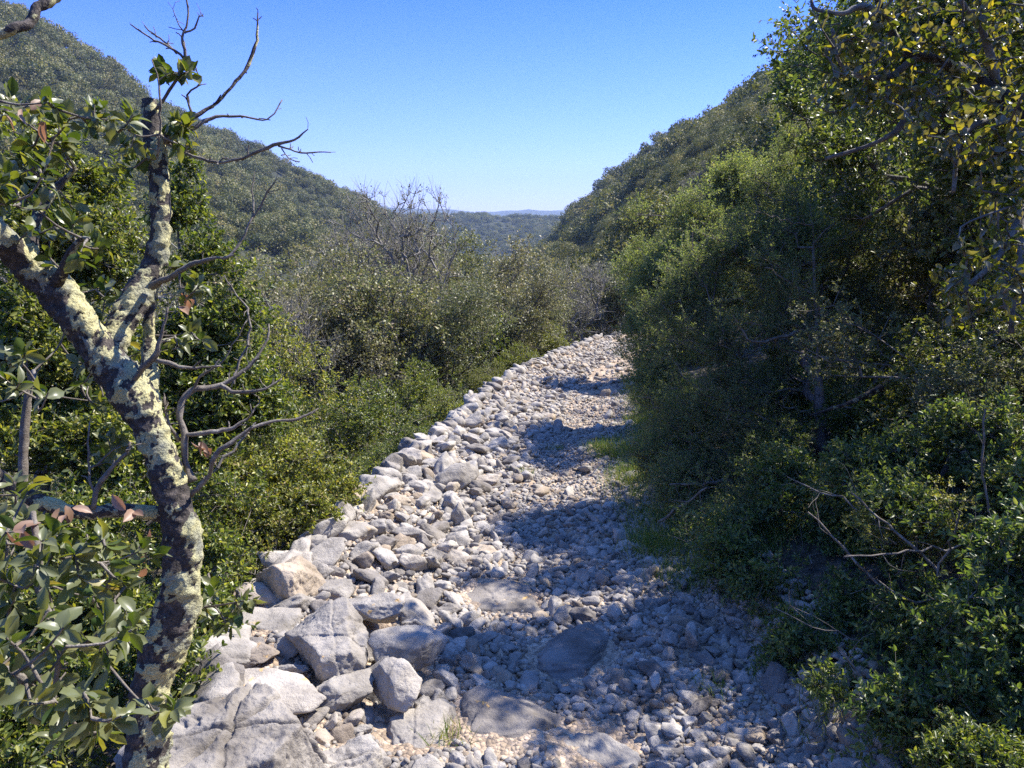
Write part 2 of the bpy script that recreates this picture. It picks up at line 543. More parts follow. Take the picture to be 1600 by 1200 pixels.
# big boulders: pixel of the centre, depth, half sizes (x, y, z), yaw, seed
def boulder(name, c, half, yaw, seed, label, group=None, sub=6, rough=.08, npl=10, cat='boulder', tilt=(0, 0), crack=.05):
    D, F = ico(sub)
    Vn = cut_shape(D, seed, npl + 7, rough, 60, 5, 1.5)
    rb = np.random.default_rng(seed + 77)
    for q_ in range(4 if sub > 5 else 2):                 # planar joints: a narrow groove with one side stepped down
        nn_ = norm(rb.normal(size=(1, 3)) * [1, 1, .45])[0]
        dd_ = Vn @ nn_ - rb.uniform(-.35, .45) + .05 * fbm(Vn, 2.2, 3, seed + q_)
        Vn = Vn * (1 - 1.1 * crack * np.exp(-(dd_ / .022) ** 2) - rb.uniform(.01, .06) * smooth(dd_, 0, .03))[:, None]
    Vn = Vn * (1 + .035 * np.floor(fbm(Vn, 1.3, 3, seed + 6, .4) * 3) / 3)[:, None]
    Vn = Vn * (1 + .035 * np.abs(fbm(Vn + 9, 4, 6, seed + 9, .62)) - .03 * smooth(fbm(Vn, 9, 2, seed + 3), .55, .9))[:, None]
    Vn = Vn * np.array(half)
    cx, sx = math.cos(tilt[0]), math.sin(tilt[0])
    cy_, sy = math.cos(tilt[1]), math.sin(tilt[1])
    Vn = Vn @ np.array([[1, 0, 0], [0, cx, -sx], [0, sx, cx]]).T @ np.array([[cy_, 0, sy], [0, 1, 0], [-sy, 0, cy_]]).T
    Vn = Vn @ np.array([[math.cos(yaw), -math.sin(yaw), 0], [math.sin(yaw), math.cos(yaw), 0], [0, 0, 1]]).T
    o = link(name, mk_mesh(name, Vn, [F], False, [M['rock']]), loc=tuple(c))
    tag(o, label, cat, group)
    bigs.append((c[0], c[1], max(half[0], half[1]) * .8))
    return o
bigs = []
BG = 'large boulders along the left edge of the path'
boulder('boulder', P(400, 1225, 2.42), (.29, .3, .38), .9, 12, 'largest pale boulder with orange lichen and deep cracks, bottom left', BG, 7, .1, 6, crack=.09)
boulder('boulder', P(545, 1255, 2.5), (.17, .22, .25), 1.1, 14, 'rough pale boulder with dark pits beside the largest cracked one', BG, 6, .14, 9, crack=.09)
boulder('boulder', P(425, 1090, 2.75), (.2, .13, .085), -.2, 19, 'low wedge of pale rock behind the largest cracked boulder', BG, 5, .1)
boulder('boulder', P(520, 1005, 3.05), (.19, .16, .15), -.35, 23, 'smooth rounded pale boulder with an overhanging lower edge', BG, 6, .1, 8, tilt=(.25, .2))
boulder('boulder', P(447, 915, 3.55), (.16, .15, .17), .2, 31, 'tall pointed pale boulder standing at the brink beside the shrubs', BG, 6, .1, 8, tilt=(0, .3))
boulder('boulder', P(425, 985, 3.25), (.17, .14, .09), .5, 37, 'broad pale boulder between the pointed one and the rounded one', BG, 5, .1)
boulder('boulder', P(405, 1022, 2.95), (.09, .07, .035), .2, 41, 'thin flat pale rock lying at the brink next to the oak trunk', BG, 5, .08)
boulder('boulder', P(620, 1072, 2.85), (.085, .09, .085), .7, 43, 'blocky grey boulder half in shadow on the path edge', BG, 5, .08)
boulder('boulder', P(535, 1082, 2.82), (.1, .09, .075), 1.2, 47, 'knobbly brown grey boulder below the rounded overhanging one', BG, 5, .12)
boulder('boulder', P(640, 1010, 3.1), (.14, .1, .08), .3, 53, 'sloping pale boulder right of the rounded overhanging one', BG, 5, .1)
boulder('boulder', P(590, 950, 3.4), (.15, .1, .08), -.2, 59, 'pale boulder with a sunlit top above the rounded one', BG, 5, .1)
boulder('boulder', P(515, 925, 3.6), (.12, .1, .075), .9, 61, 'small pale boulder in front of the pointed one', BG, 5, .1)
boulder('boulder', P(540, 845, 4.3), (.15, .12, .09), .1, 67, 'squat pale boulder at the brink where the near shrubs begin', BG, 5, .1)
SG = 'worn bedrock showing through the path'
def slab(px, py, half, yaw, seed, label, up=.02):
    c = onpath(px, py)
    c[2] = path_h(c[:1], c[1:2])[0] - half[2] + up + .05
    boulder('bedrock', c, half, yaw, seed, label, SG, 6, .12, 9, cat='bedrock')
slab(895, 1010, (.3, .24, .16), .5, 71, 'smooth grey bedrock hump in the shaded middle of the path', .035)
slab(780, 920, (.25, .3, .15), -.3, 73, 'flat fissured bedrock slab in the shadow above the grey hump', .02)
slab(790, 1120, (.32, .24, .2), .1, 79, 'rough pitted brown bedrock at the bottom centre of the path', .05)
slab(650, 1150, (.2, .17, .15), .8, 83, 'dark fractured bedrock beside the blocky grey boulder', .05)
slab(925, 1150, (.25, .14, .13), 2.2, 87, 'small shaded bedrock knob at the bottom of the path', .02)

# loose stones
r = np.random.default_rng(21)
placed = {}
cell = .12
st = []
def try_place(x, y, rad, pack):
    ci, cj = int(math.floor(x / cell)), int(math.floor(y / cell))
    k = int(math.ceil((rad + .14) / cell))
    for a in range(ci - k, ci + k + 1):
        for b in range(cj - k, cj + k + 1):
            for (qx, qy, qr) in placed.get((a, b), ()):
                if (qx - x) ** 2 + (qy - y) ** 2 < (pack * (qr + rad)) ** 2:
                    return False
    placed.setdefault((ci, cj), []).append((x, y, rad))
    return True
def scatter(n, rmin, rmax, y0, y1, t0, t1, pack, power=1.0):
    for _ in range(n):
        u = r.random()
        y = y0 + (y1 - y0) * u ** power
        t = r.uniform(t0, t1)
        L, Rr = float(xl(y)), float(xr(y))
        x = L + (Rr - L) * t
        rad = rmin + (rmax - rmin) * r.random() ** 2
        if any((bx - x) ** 2 + (by - y) ** 2 < (br + rad * .5) ** 2 for bx, by, br in bigs):
            continue
        if try_place(x, y, rad, pack):
            st.append((x, y, rad))
yq = 1.7
while yq < 21:                                       # the packed rim of larger blocks
    rq = (.085 if yq < 6 else .07) * r.uniform(.8, 1.35) * (1 if yq < 12 else .85)
    xq = float(xl(yq)) + r.uniform(0, .07)
    if not any((bx - xq) ** 2 + (by - yq) ** 2 < br ** 2 for bx, by, br in bigs) and try_place(xq, yq, rq, .6):
        st.append((xq, yq, rq))
    yq += rq * 1.35
scatter(160, .065, .11, 1.6, 9, -.06, .14, .72)
scatter(600, .055, .1, 1.6, 8, -.05, .36, .78)
scatter(900, .038, .068, 8, 22, -.05, .45, .8)
scatter(150, .045, .075, 1.4, 20, .3, 1.1, .9)
scatter(9000, .028, .058, 1.3, 9, -.06, .5, .74, 1.3)
scatter(2400, .024, .045, 1.3, 5.2, .45, 1.12, .8, 1.2)
scatter(300, .022, .045, 6, 22, .5, 1.1, .9, 1.2)
scatter(13000, .019, .04, 7, 22, -.05, .5, .76, 1.2)
scatter(500, .018, .034, 5, 22, .5, 1.05, 1.1)
scatter(900, .02, .045, 1.3, 3, .2, .8, .8)
scatter(14000, .013, .026, 1.3, 5.4, -.05, 1.14, .8, 1.3)
scatter(4000, .013, .026, 5, 8, -.05, .6, .8, 1.0)
st = np.array(st)
n = len(st)
sz = path_h(st[:, 0], st[:, 1])
dims = np.stack([r.uniform(.85, 1.5, n), r.uniform(.65, 1.05, n), r.uniform(.45, .85, n)], -1) * st[:, 2:3]
C = np.stack([st[:, 0], st[:, 1], sz + dims[:, 2] * r.uniform(.15, .75, n)], -1)
R3 = rand_rot(n, r)
px, py, dd = project(C)
appar = st[:, 2] / np.maximum(dd, .5)
vis = (dd > 1) & (px > -20) & (px < 1330) & (py < 1230)
order = np.argsort(-np.where(vis, appar, -1))
top = order[:290]
rest = np.setdiff1d(np.arange(n), top)
NV = 14
tmpl_hi = [mk_mesh('stone', cut_shape(I3[0], 300 + k, 12 + k % 6, .1, 90, 4, 3.0) * 1.1, [I3[1]], False, [M['stone']]) for k in range(NV)]
tmpl_mid = [cut_shape(I2[0], 400 + k, 11 + k % 5, .08, 90, 3) * 1.1 for k in range(20)]
tmpl_lo = [cut_shape(I1[0], 500 + k, 10 + k % 5, .05, 90, 2) * 1.1 for k in range(20)]
for q_, k in enumerate(top):
    o = bpy.data.objects.new('stone', tmpl_hi[q_ % NV])
    SC.collection.objects.link(o)
    m4 = Matrix.Translation(Vector(C[k])) @ Matrix(R3[k].tolist()).to_4x4() @ Matrix.Diagonal((*dims[k], 1))
    o.matrix_world = m4
    s = (st[k, 0] - float(xl(st[k, 1]))) / float(xr(st[k, 1]) - xl(st[k, 1]))
    yy = st[k, 1]
    if s < .42:
        zone = ('nearest stretch beside the large boulders', 'stretch just past the large boulders', 'far sunlit stretch')[0 if yy < 3.6 else 1 if yy < 6.5 else 2]
        lab = 'pale angular limestone block piled on the left rim, ' + zone
        g = 'rim blocks, ' + zone
    else:
        zone = 'shaded lower part near the camera' if yy < 4.5 else 'part beyond the bedrock slabs'
        lab = 'loose grey limestone cobble on the walked middle, ' + zone
        g = 'loose cobbles, ' + zone
    tag(o, lab, 'stone', g)
def merge(idx, T, F):
    VV, FF, base = [], [], 0
    for k in range(len(T)):
        ids = idx[k::len(T)]
        if not len(ids): continue
        v = T[k][None] * dims[ids][:, None]
        v = np.einsum('nij,nvj->nvi', R3[ids], v) + C[ids][:, None]
        nv = T[k].shape[0]
        VV.append(v.reshape(-1, 3))
        FF.append((F[None] + (np.arange(len(ids)) * nv)[:, None, None] + base).reshape(-1, 3))
        base += len(ids) * nv
    return np.vstack(VV), np.vstack(FF)
midi = rest[appar[rest] > .006]
loi = rest[appar[rest] <= .006]
V1, F1 = merge(midi, tmpl_mid, I2[1])
V2, F2 = merge(loi, tmpl_lo, I1[1])
# gravel
ng = 26000
gy = 1.3 + 9 * r.random(ng) ** 1.5
gt = r.uniform(-.02, 1.13, ng)
gx = xl(gy) + (xr(gy) - xl(gy)) * gt
for bx, by, br in bigs:
    k_ = (gx - bx) ** 2 + (gy - by) ** 2 > (br * .85) ** 2
    gx, gy = gx[k_], gy[k_]
ng = len(gx)
gr = r.uniform(.006, .017, ng)
gC = np.stack([gx, gy, path_h(gx, gy) + gr * .5], -1)
gd = np.stack([gr * r.uniform(.8, 1.4, ng), gr, gr * r.uniform(.5, 1, ng)], -1)
gR = rand_rot(ng, r)
oc, of = ico(1)
tg = [oc * (1 + np.random.default_rng(600 + k).uniform(-.38, .3, (12, 1))) * 1.15 for k in range(16)]
st_d, st_C, st_R = dims, C, R3
dims, C, R3 = gd, gC, gR
V3, F3 = merge(np.arange(ng), tg, of)
dims, C, R3 = st_d, st_C, st_R
rub = mk_mesh('rubble', np.vstack([V1, V2, V3]), [F1, F2 + len(V1), F3 + len(V1) + len(V2)], False, [M['stone']])
o = link('rubble', rub)
tag(o, 'small pale limestone rubble and gravel covering the path', 'rubble', kind='stuff')
print('stones', n, 'rubble faces', len(rub.polygons))

# ------------------------------------------------------------------ plants
T2 = (np.array([[0, 0, 0], [.5, -.5, .07], [1, 0, -.06], [.5, .5, .07]]), np.array([[0, 1, 2, 3]]))
T6 = (np.array([[0, 0, 0], [.3, -.45, .09], [.7, -.42, .05], [1, 0, -.1], [.7, .42, .05], [.3, .45, .09]]), np.array([[0, 1, 2, 3], [0, 3, 4, 5]]))
def thi():
    vs, fs = [], []
    ws = [.06, .62, .9, 1.0, .98, .82, .5, .04]
    us = np.linspace(0, 1, 8)
    for a, (u, w) in enumerate(zip(us, ws)):
        for b, t in enumerate((-1, -.5, 0, .5, 1)):
            e = .06 * ((a % 2) * 2 - 1) if abs(t) == 1 and 0 < a < 7 else 0
            vs.append([u, t * .5 * (w + e), .16 * abs(t) * w * .6 - .28 * u * u + .05 * u])
    for a in range(7):
        for b in range(4):
            fs.append([a * 5 + b, a * 5 + b + 1, a * 5 + b + 6, a * 5 + b + 5])
    return np.array(vs), np.array(fs)
THI = thi()
def curl(T, a, b):
    v = T[0].copy()
    v[:, 2] += a * v[:, 0] ** 2 + b * v[:, 1] * v[:, 0] + .5 * a * np.sin(v[:, 0] * 9) * .15
    return (v, T[1])
THS = [THI, curl(THI, -.25, .3), curl(THI, .3, -.25), curl(THI, .12, .5)]

def leaf_geo(pos, d, nrm, L, W, T):
    d = norm(d)
    y = norm(np.cross(nrm, d))
    z = np.cross(d, y)
    tv, tf = T
    L = np.asarray(L)[:, None, None]
    W = np.asarray(W)[:, None, None]
    v = pos[:, None] + L * tv[None, :, 0:1] * d[:, None] + W * tv[None, :, 1:2] * y[:, None] + L * tv[None, :, 2:3] * z[:, None]
    f = tf[None] + (np.arange(len(pos)) * len(tv))[:, None, None]
    return v.reshape(-1, 3), f.reshape(-1, tf.shape[1])

def tubes(A_, B_, ra, rb, k=4, da=None, db=None):
    """separate truncated cones from A to B, all with k sides"""
    d = norm(B_ - A_)
    da = d if da is None else da
    db = d if db is None else db
    out = []
    for c, r_, dd_ in ((A_, ra, da), (B_, rb, db)):
        ref = np.where(np.abs(d[:, 2:3]) < .9, np.array([[0, 0, 1.]]), np.array([[1., 0, 0]]))
        u = norm(np.cross(dd_, ref))
        w = np.cross(dd_, u)
        a = np.arange(k) * 2 * math.pi / k
        out.append(c[:, None] + r_[:, None, None] * (np.cos(a)[None, :, None] * u[:, None] + np.sin(a)[None, :, None] * w[:, None]))
    v = np.concatenate(out, 1)                                # (n, 2k, 3)
    j = np.arange(k)
    q = np.stack([j, (j + 1) % k, (j + 1) % k + k, j + k], -1)
    f = q[None] + (np.arange(len(A_)) * 2 * k)[:, None, None]
    return v.reshape(-1, 3), f.reshape(-1, 4)

class Geo:
    def __init__(self): self.V, self.F, self.n = [], {}, 0
    def add(self, V, F):
        if len(V) == 0: return
        self.F.setdefault(F.shape[1], []).append(F + self.n)
        self.V.append(V); self.n += len(V)
    def mesh(self, name, mats, sm=False):
        return mk_mesh(name, np.vstack(self.V), [np.vstack(f) for f in self.F.values()], sm, mats)

def grow(trunk, targets, r, seg=.35, inner=.35, wob=.12, lift=0.1):
    """join every target to the nearest fitting point of the skeleton; trunk: (n,3) chain from the root"""
    N = [tuple(t) for t in trunk]
    par = [-1] + list(range(len(trunk) - 1))
    plen = [0.0]
    for k in range(1, len(trunk)):
        plen.append(plen[-1] + float(np.linalg.norm(trunk[k] - trunk[k - 1])))
    cap = 60000
    A_ = np.zeros((cap, 3)); A_[:len(N)] = trunk
    Lp = np.zeros(cap); Lp[:len(N)] = plen
    cnt = len(N)
    base = trunk[min(len(trunk) - 1, max(1, len(trunk) // 2))]
    tg_ = targets[np.argsort(np.linalg.norm(targets - base, axis=1))]
    tips = []
    for t in tg_:
        dv = t - A_[:cnt]
        dist = np.linalg.norm(dv, axis=1)
        cost = dist + inner * Lp[:cnt] + .5 * np.maximum(-dv[:, 2], 0)
        cost[:max(1, len(trunk) // 4)] += 2.0
        b = int(np.argmin(cost))
        d = float(dist[b])
        m = max(1, int(round(d / seg)))
        p0 = A_[b].copy()
        prev = b
        for s_ in range(1, m + 1):
            f = s_ / m
            q_ = p0 + (t - p0) * f
            if s_ < m:
                q_ = q_ + r.normal(0, wob * seg, 3) + np.array([0, 0, -lift * d * f * (1 - f)])
            A_[cnt] = q_
            Lp[cnt] = Lp[prev] + d / m
            par.append(prev)
            prev = cnt
            cnt += 1
            if cnt >= cap - 2: break
        tips.append(prev)
    return A_[:cnt].copy(), np.array(par), np.array(tips)

def radii(par, r_tip, r_base):
    n = len(par)
    acc = np.zeros(n)
    haskid = np.zeros(n, bool)
    haskid[par[par >= 0]] = True
    acc[~haskid] = 1
    for k in range(n - 1, 0, -1):
        acc[par[k]] += acc[k]
    e = math.log(r_base / r_tip) / max(math.log(acc[0]), .1)
    return r_tip * acc ** e, acc

def skel_geo(G, Np, par, rad, k=6):
    n = len(par)
    d = np.zeros((n, 3))
    c = np.arange(1, n)
    p = par[c]
    e = Np[c] - Np[p]
    main = np.zeros(n, bool)
    best = np.full(n, -1.0)
    bi = np.full(n, -1)
    for cc, pp in zip(c, p):
        if rad[cc] > best[pp]:
            best[pp] = rad[cc]; bi[pp] = cc
    main[bi[bi >= 0]] = True
    d[c] = norm(e)
    dn = d.copy()
    for cc in c:
        if main[cc]: dn[par[cc]] = d[par[cc]] + d[cc]
    dn[0] = d[bi[0]] if bi[0] > 0 else (0, 0, 1)
    dn = norm(dn)
    ra = np.where(main[c], rad[p], np.minimum(rad[c] * 1.25, rad[p]))
    da = np.where(main[c][:, None], dn[p], d[c])
    thick = rad[c] > .012
    for mask, kk in ((thick, max(k, 6)), (~thick, 4)):
        if mask.any():
            G.add(*tubes(Np[p][mask], Np[c][mask], ra[mask], rad[c][mask], kk, da[mask], dn[c][mask]))
    return d

def twigs(Np, tips, dirs, r, ntw, tl, nl, L, W, T, up=.3, twr=.0, spread=.9, lvar=.35, flat=.5, jit=.0):
    """twigs from every tip with leaves along them -> (twig geometry, leaf geometry)"""
    base = np.repeat(Np[tips], ntw, 0)
    d = norm(np.repeat(dirs[tips], ntw, 0) * .7 + r.normal(0, spread, (len(base), 3)) + np.array([0, 0, up]))
    ln = tl * r.uniform(.55, 1.25, len(base))
    end = base + d * ln[:, None]
    tg_ = tubes(base, end, np.full(len(base), twr), np.full(len(base), twr * .6), 3) if twr > 0 else (np.zeros((0, 3)), np.zeros((0, 4), int))
    b = np.repeat(base, nl, 0); dd_ = np.repeat(d, nl, 0); ll = np.repeat(ln, nl)
    t = r.uniform(.15, 1.05, len(b))
    pos = b + dd_ * (t * ll)[:, None]
    if jit: pos = pos + r.normal(0, jit, pos.shape)
    rad = norm(np.cross(dd_, r.normal(size=b.shape)))
    ld = norm(dd_ * .55 + rad * .9)
    nr_ = norm(dd_ * .3 + r.normal(0, 1, b.shape) * (1 - flat) + np.array([0, 0, 1.0]) * flat)
    s_ = r.uniform(1 - lvar, 1 + lvar, len(b))
    return tg_, leaf_geo(pos, ld, nr_, L * s_, W * s_, T)

def blob_targets(r, blobs, n, seed, gap=.0, gf=1.6, shell=2.4, rag=.45):
    """points spread through ellipsoids (cx,cy,cz, rx,ry,rz, weight) with gaps"""
    b = np.array(blobs, float)
    out = []
    w = b[:, 6] / b[:, 6].sum()
    while sum(len(o) for o in out) < n:
        k = r.choice(len(b), n * 2, p=w)
        u = norm(r.normal(size=(len(k), 3))) * (r.random((len(k), 1)) ** (1 / shell))
        u = u * (1 + rag * fbm(norm(u) * 1.0 + k[:, None] * 7.3, 2.2, 2, seed + 2))[:, None]
        q_ = b[k, :3] + u * b[k, 3:6]
        keep = fbm(q_, gf, 2, seed) > gap - .25
        out.append(q_[keep])
    return np.vstack(out)[:n]

def plant(name, seed, trunk, blobs, ntips, mats, r_base, r_tip, ntw, tl, nl, L, W, T=T6, twr=0, seg=.3, gap=.0, gf=1.6,
          up=.3, inner=.35, wob=.18, spread=.9, bare=0.0, shell=2.4, jit=0, flat=.5, extra=None):
    """one plant: an Empty at its base with trunk and crown meshes; coordinates local to the base"""
    r = np.random.default_rng(seed)
    tr = np.array(trunk, float)
    # refine the trunk chain
    q_ = [tr[0]]
    for a, b in zip(tr[:-1], tr[1:]):
        m = max(1, int(np.linalg.norm(b - a) / seg))
        for s_ in range(1, m + 1):
            q_.append(a + (b - a) * s_ / m + (r.normal(0, .03, 3) * seg if s_ < m else 0))
    tg_ = blob_targets(r, blobs, ntips, seed, gap, gf, shell)
    Np, par, tips = grow(np.array(q_), tg_, r, seg, inner, wob)
    rad, acc = radii(par, r_tip, r_base)
    G = Geo()
    d = skel_geo(G, Np, par, rad)
    lf = tips if bare <= 0 else tips[r.random(len(tips)) > bare]
    if bare > 0:
        tw, _ = twigs(Np, tips, d, r, 4, tl * 1.6, 1, L, W, T, up, max(twr, .003), spread)
        G.add(*tw)
    tw, lv = twigs(Np, lf, d, r, ntw, tl, nl, L, W, T, up, twr, spread, flat=flat, jit=jit)
    G.add(*tw)
    root = empty(name)
    t_o = link('trunk', G.mesh('trunk', [mats[1]], True), root)
    c_o = link('crown', mk_mesh('crown', lv[0], [lv[1]], False, [mats[0]]), root)
    return root

USED = set()
def put(proto, loc, rz=0, s=1.0, label=None, cat=None, group=None):
    if proto.name not in USED:
        o = proto
        USED.add(proto.name)
    else:
        o = proto.copy(); SC.collection.objects.link(o)
        for ch in proto.children:
            c = ch.copy(); SC.collection.objects.link(c); c.parent = o
    o.location = tuple(loc)
    o.rotation_euler = (0, 0, rz)
    o.scale = (s, s, s) if isinstance(s, (int, float)) else s
    tag(o, label, cat, group)
    return o

def gz(x, y):
    return float(ground_h(np.array([float(x)]), np.array([float(y)]))[0])

# --- far woods: canopy crowns instanced over the hills
def crown_proto(seed, n, leaf, mat, rx=2.0, rz=1.7):
    r = np.random.default_rng(seed)
    k = 9
    cs = norm(r.normal(size=(k, 3))) * r.uniform(.3, .95, (k, 1)) * [rx * .62, rx * .62, rz * .55] + [0, 0, rz * .9]
    cr = r.uniform(.5, .85, k) * rx * .62
    ids = r.choice(k, n, p=cr ** 2 / (cr ** 2).sum())
    u = norm(r.normal(size=(n, 3)))
    pos = cs[ids] + u * cr[ids][:, None] * r.uniform(.75, 1.1, (n, 1)) * [1, 1, .8]
    pos = pos * (1 + .12 * fbm(pos, 1.4, 2, seed)[:, None])
    nr_ = norm(u + r.normal(0, .55, (n, 3)))
    d = np.cross(nr_, r.normal(size=(n, 3)))
    s_ = leaf * r.uniform(.6, 1.5, n)
    v, f = leaf_geo(pos, d, nr_, s_, s_ * .8, T2)
    o = bpy.data.objects.new('far_crown', mk_mesh('far_crown', v, [f], False, [mat]))
    return o
fc = bpy.data.collections.new('far_crowns')
fcn = bpy.data.collections.new('near_crowns')
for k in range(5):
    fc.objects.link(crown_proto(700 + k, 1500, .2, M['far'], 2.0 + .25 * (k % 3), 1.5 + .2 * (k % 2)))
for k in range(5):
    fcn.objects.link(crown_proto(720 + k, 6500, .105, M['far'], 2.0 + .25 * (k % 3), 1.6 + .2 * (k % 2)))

def woods(name, pts, coll, label, smin=.45, smax=1.7):
    me = bpy.data.meshes.new(name)
    me.vertices.add(len(pts))
    me.vertices.foreach_set('co', np.asarray(pts, np.float32).ravel())
    o = link(name, me)
    tag(o, label, 'woodland', kind='stuff')
    ng_ = bpy.data.node_groups.new(name, 'GeometryNodeTree')
    ng_.interface.new_socket('Geometry', in_out='INPUT', socket_type='NodeSocketGeometry')
    ng_.interface.new_socket('Geometry', in_out='OUTPUT', socket_type='NodeSocketGeometry')
    N_ = ng_.nodes
    gi, go = N_.new('NodeGroupInput'), N_.new('NodeGroupOutput')
    ci = N_.new('GeometryNodeCollectionInfo')
    ci.inputs[0].default_value = coll
    ci.inputs[1].default_value = True
    ci.inputs[2].default_value = True
    ip = N_.new('GeometryNodeInstanceOnPoints')
    ip.inputs['Pick Instance'].default_value = True
    rv = N_.new('FunctionNodeRandomValue'); rv.data_type = 'FLOAT_VECTOR'
    rv.inputs[0].default_value = (-.15, -.15, 0); rv.inputs[1].default_value = (.15, .15, 6.28)
    rs = N_.new('FunctionNodeRandomValue'); rs.data_type = 'FLOAT'
    rs.inputs[2].default_value = smin; rs.inputs[3].default_value = smax
    rs.inputs['Seed'].default_value = 5
    L_ = ng_.links.new
    L_(gi.outputs[0], ip.inputs['Points'])
    L_(ci.outputs[0], ip.inputs['Instance'])
    L_(rv.outputs[0], ip.inputs['Rotation'])
    L_([s for s in rs.outputs if s.enabled][0], ip.inputs['Scale'])
    L_(ip.outputs[0], go.inputs[0])
    md = o.modifiers.new('woods', 'NODES')
    md.node_group = ng_
    return o

def jitter_pts(r0, r1, a0, a1, step, seed, sink=.4):
    r = np.random.default_rng(seed)
    R1 = r1
    gx_, gy_ = np.meshgrid(np.arange(-R1, R1, step), np.arange(0, R1, step))
    gx_ = gx_.ravel() + r.uniform(-.42, .42, gx_.size) * step
    gy_ = gy_.ravel() + r.uniform(-.42, .42, gy_.size) * step
    rr_ = np.hypot(gx_, gy_); aa = np.degrees(np.arctan2(gx_, gy_))
    m = (rr_ > r0) & (rr_ < r1) & (aa > a0) & (aa < a1)
    m &= fbm(col3(gx_, gy_), .11, 3, seed + 40) < .55
    gx_, gy_ = gx_[m], gy_[m]
    return np.stack([gx_, gy_, ground_h(gx_, gy_) - sink + r.uniform(-.3, .6, len(gx_))], -1)
pts = jitter_pts(58, 110, -44, 42, 2.5, 3)
pq = jitter_pts(36, 110, 3, 26, 1.9, 13)
pts = np.vstack([pts, pq])
woods('hillside_wood', pts[pts[:, 0] < 8], fcn, 'grey green oak wood covering the left slope and the valley', .45, 1.6)
woods('hillside_wood', pts[pts[:, 0] >= 8], fcn, 'grey green oak wood low on the right slope', .35, .95)
pts = jitter_pts(110, 420, -42, 40, 3.1, 4)
woods('far_wood', pts[pts[:, 0] < 18], fc, 'olive green wood over the sunlit left hill up to its ridge', .45, 1.75)
woods('far_wood', pts[pts[:, 0] >= 18], fc, 'dark blue green wood over the right hill up to its ridge', .45, 1.75)
pts = jitter_pts(420, 1000, -14, 12, 6.0, 5)
woods('distant_wood', pts, fc, 'distant wood on the low hill closing the valley', 1.0, 2.0)

# --- proto plants for the middle distance
OAK = []
for k in range(4):
    rr_ = np.random.default_rng(40 + k)
    H = 4.0 + .5 * (k % 2)
    bl = [(rr_.normal(0, .7), rr_.normal(0, .7), H * rr_.uniform(.5, .85), rr_.uniform(.7, 1.15), rr_.uniform(.7, 1.15), rr_.uniform(.5, .85), 1) for _ in range(7)]
    bl.append((0, 0, H * .45, 1.6, 1.6, .9, 1.5))
    OAK.append(plant('oak_tree', 40 + k, [(0, 0, -.4), (.1, .05, .6), (-.05, .1, 1.5), (.1, 0, 2.6)], bl, 620,
                     (M['oak' if k % 2 else 'drab'], M['bark']), .11, .006, 4, .26, 9, .055, .03, T2, seg=.35, gap=.05, jit=.03, twr=.0025))
SHR = []
for k in range(5):
    rr_ = np.random.default_rng(60 + k)
    H = 1.7
    bl = [(rr_.normal(0, .42), rr_.normal(0, .42), H * rr_.uniform(.4, .85), rr_.uniform(.3, .5), rr_.uniform(.3, .5), rr_.uniform(.25, .45), 1) for _ in range(8)]
    bl.append((0, 0, .7, .85, .85, .6, 2.2))
    SHR.append(plant('evergreen_shrub', 60 + k, [(0, 0, -.3), (.05, 0, .3), (0, .05, .8)], bl, 520,
                     (M[('shrub', 'drab', 'shrub', 'fresh', 'oak')[k]], M['twig']), .03, .003, 4, .13, 14, .026, .013, T6, seg=.2, gap=.0, gf=2.5, twr=.0015, up=.5))
BARE = []
for k in range(2):
    rr_ = np.random.default_rng(80 + k)
    bl = [(rr_.normal(0, .8), rr_.normal(0, .8), rr_.uniform(3.2, 4.8), rr_.uniform(.6, 1.0), rr_.uniform(.6, 1.0), rr_.uniform(.5, .9), 1) for _ in range(8)]
    bl.append((0, 0, 2.6, 1.9, 1.9, 1.4, 3))
    BARE.append(plant('bare_oak_tree', 80 + k, [(0, 0, -.4), (.1, .05, .8), (-.05, .1, 1.7), (.1, 0, 2.8)], bl, 560,
                      (M['drab'], M['palebark']), .13, .009, 2, .22, 7, .05, .028, T2, twr=.004, seg=.3, bare=.45, gap=.0, jit=.03, spread=.6, up=.5))

r = np.random.default_rng(99)
taken = []
def free(x, y, d):
    for (a, b, c) in taken:
        if (a - x) ** 2 + (b - y) ** 2 < (.5 * (c + d)) ** 2: return False
    taken.append((x, y, d))
    return True

# trees placed by hand
def at(proto, px_, dep, topy, H, label, cat='tree', group=None, rz=None, sx=1.0, base=None):
    """stand a plant of native height H where pixel column px_ and depth dep meet the ground; its top reaches pixel row topy"""
    w = P(px_, topy, dep)
    z0 = gz(w[0], w[1]) if base is None else base
    H = max(v.co.z for v in next(c_ for c_ in proto.children if c_.name.startswith('crown')).data.vertices)
    s = (w[2] - z0) / H
    taken.append((w[0], w[1], 1.6))
    return put(proto, (w[0], w[1], z0), r.uniform(0, 6.28) if rz is None else rz, (s * sx, s * sx, s), label, cat, group)

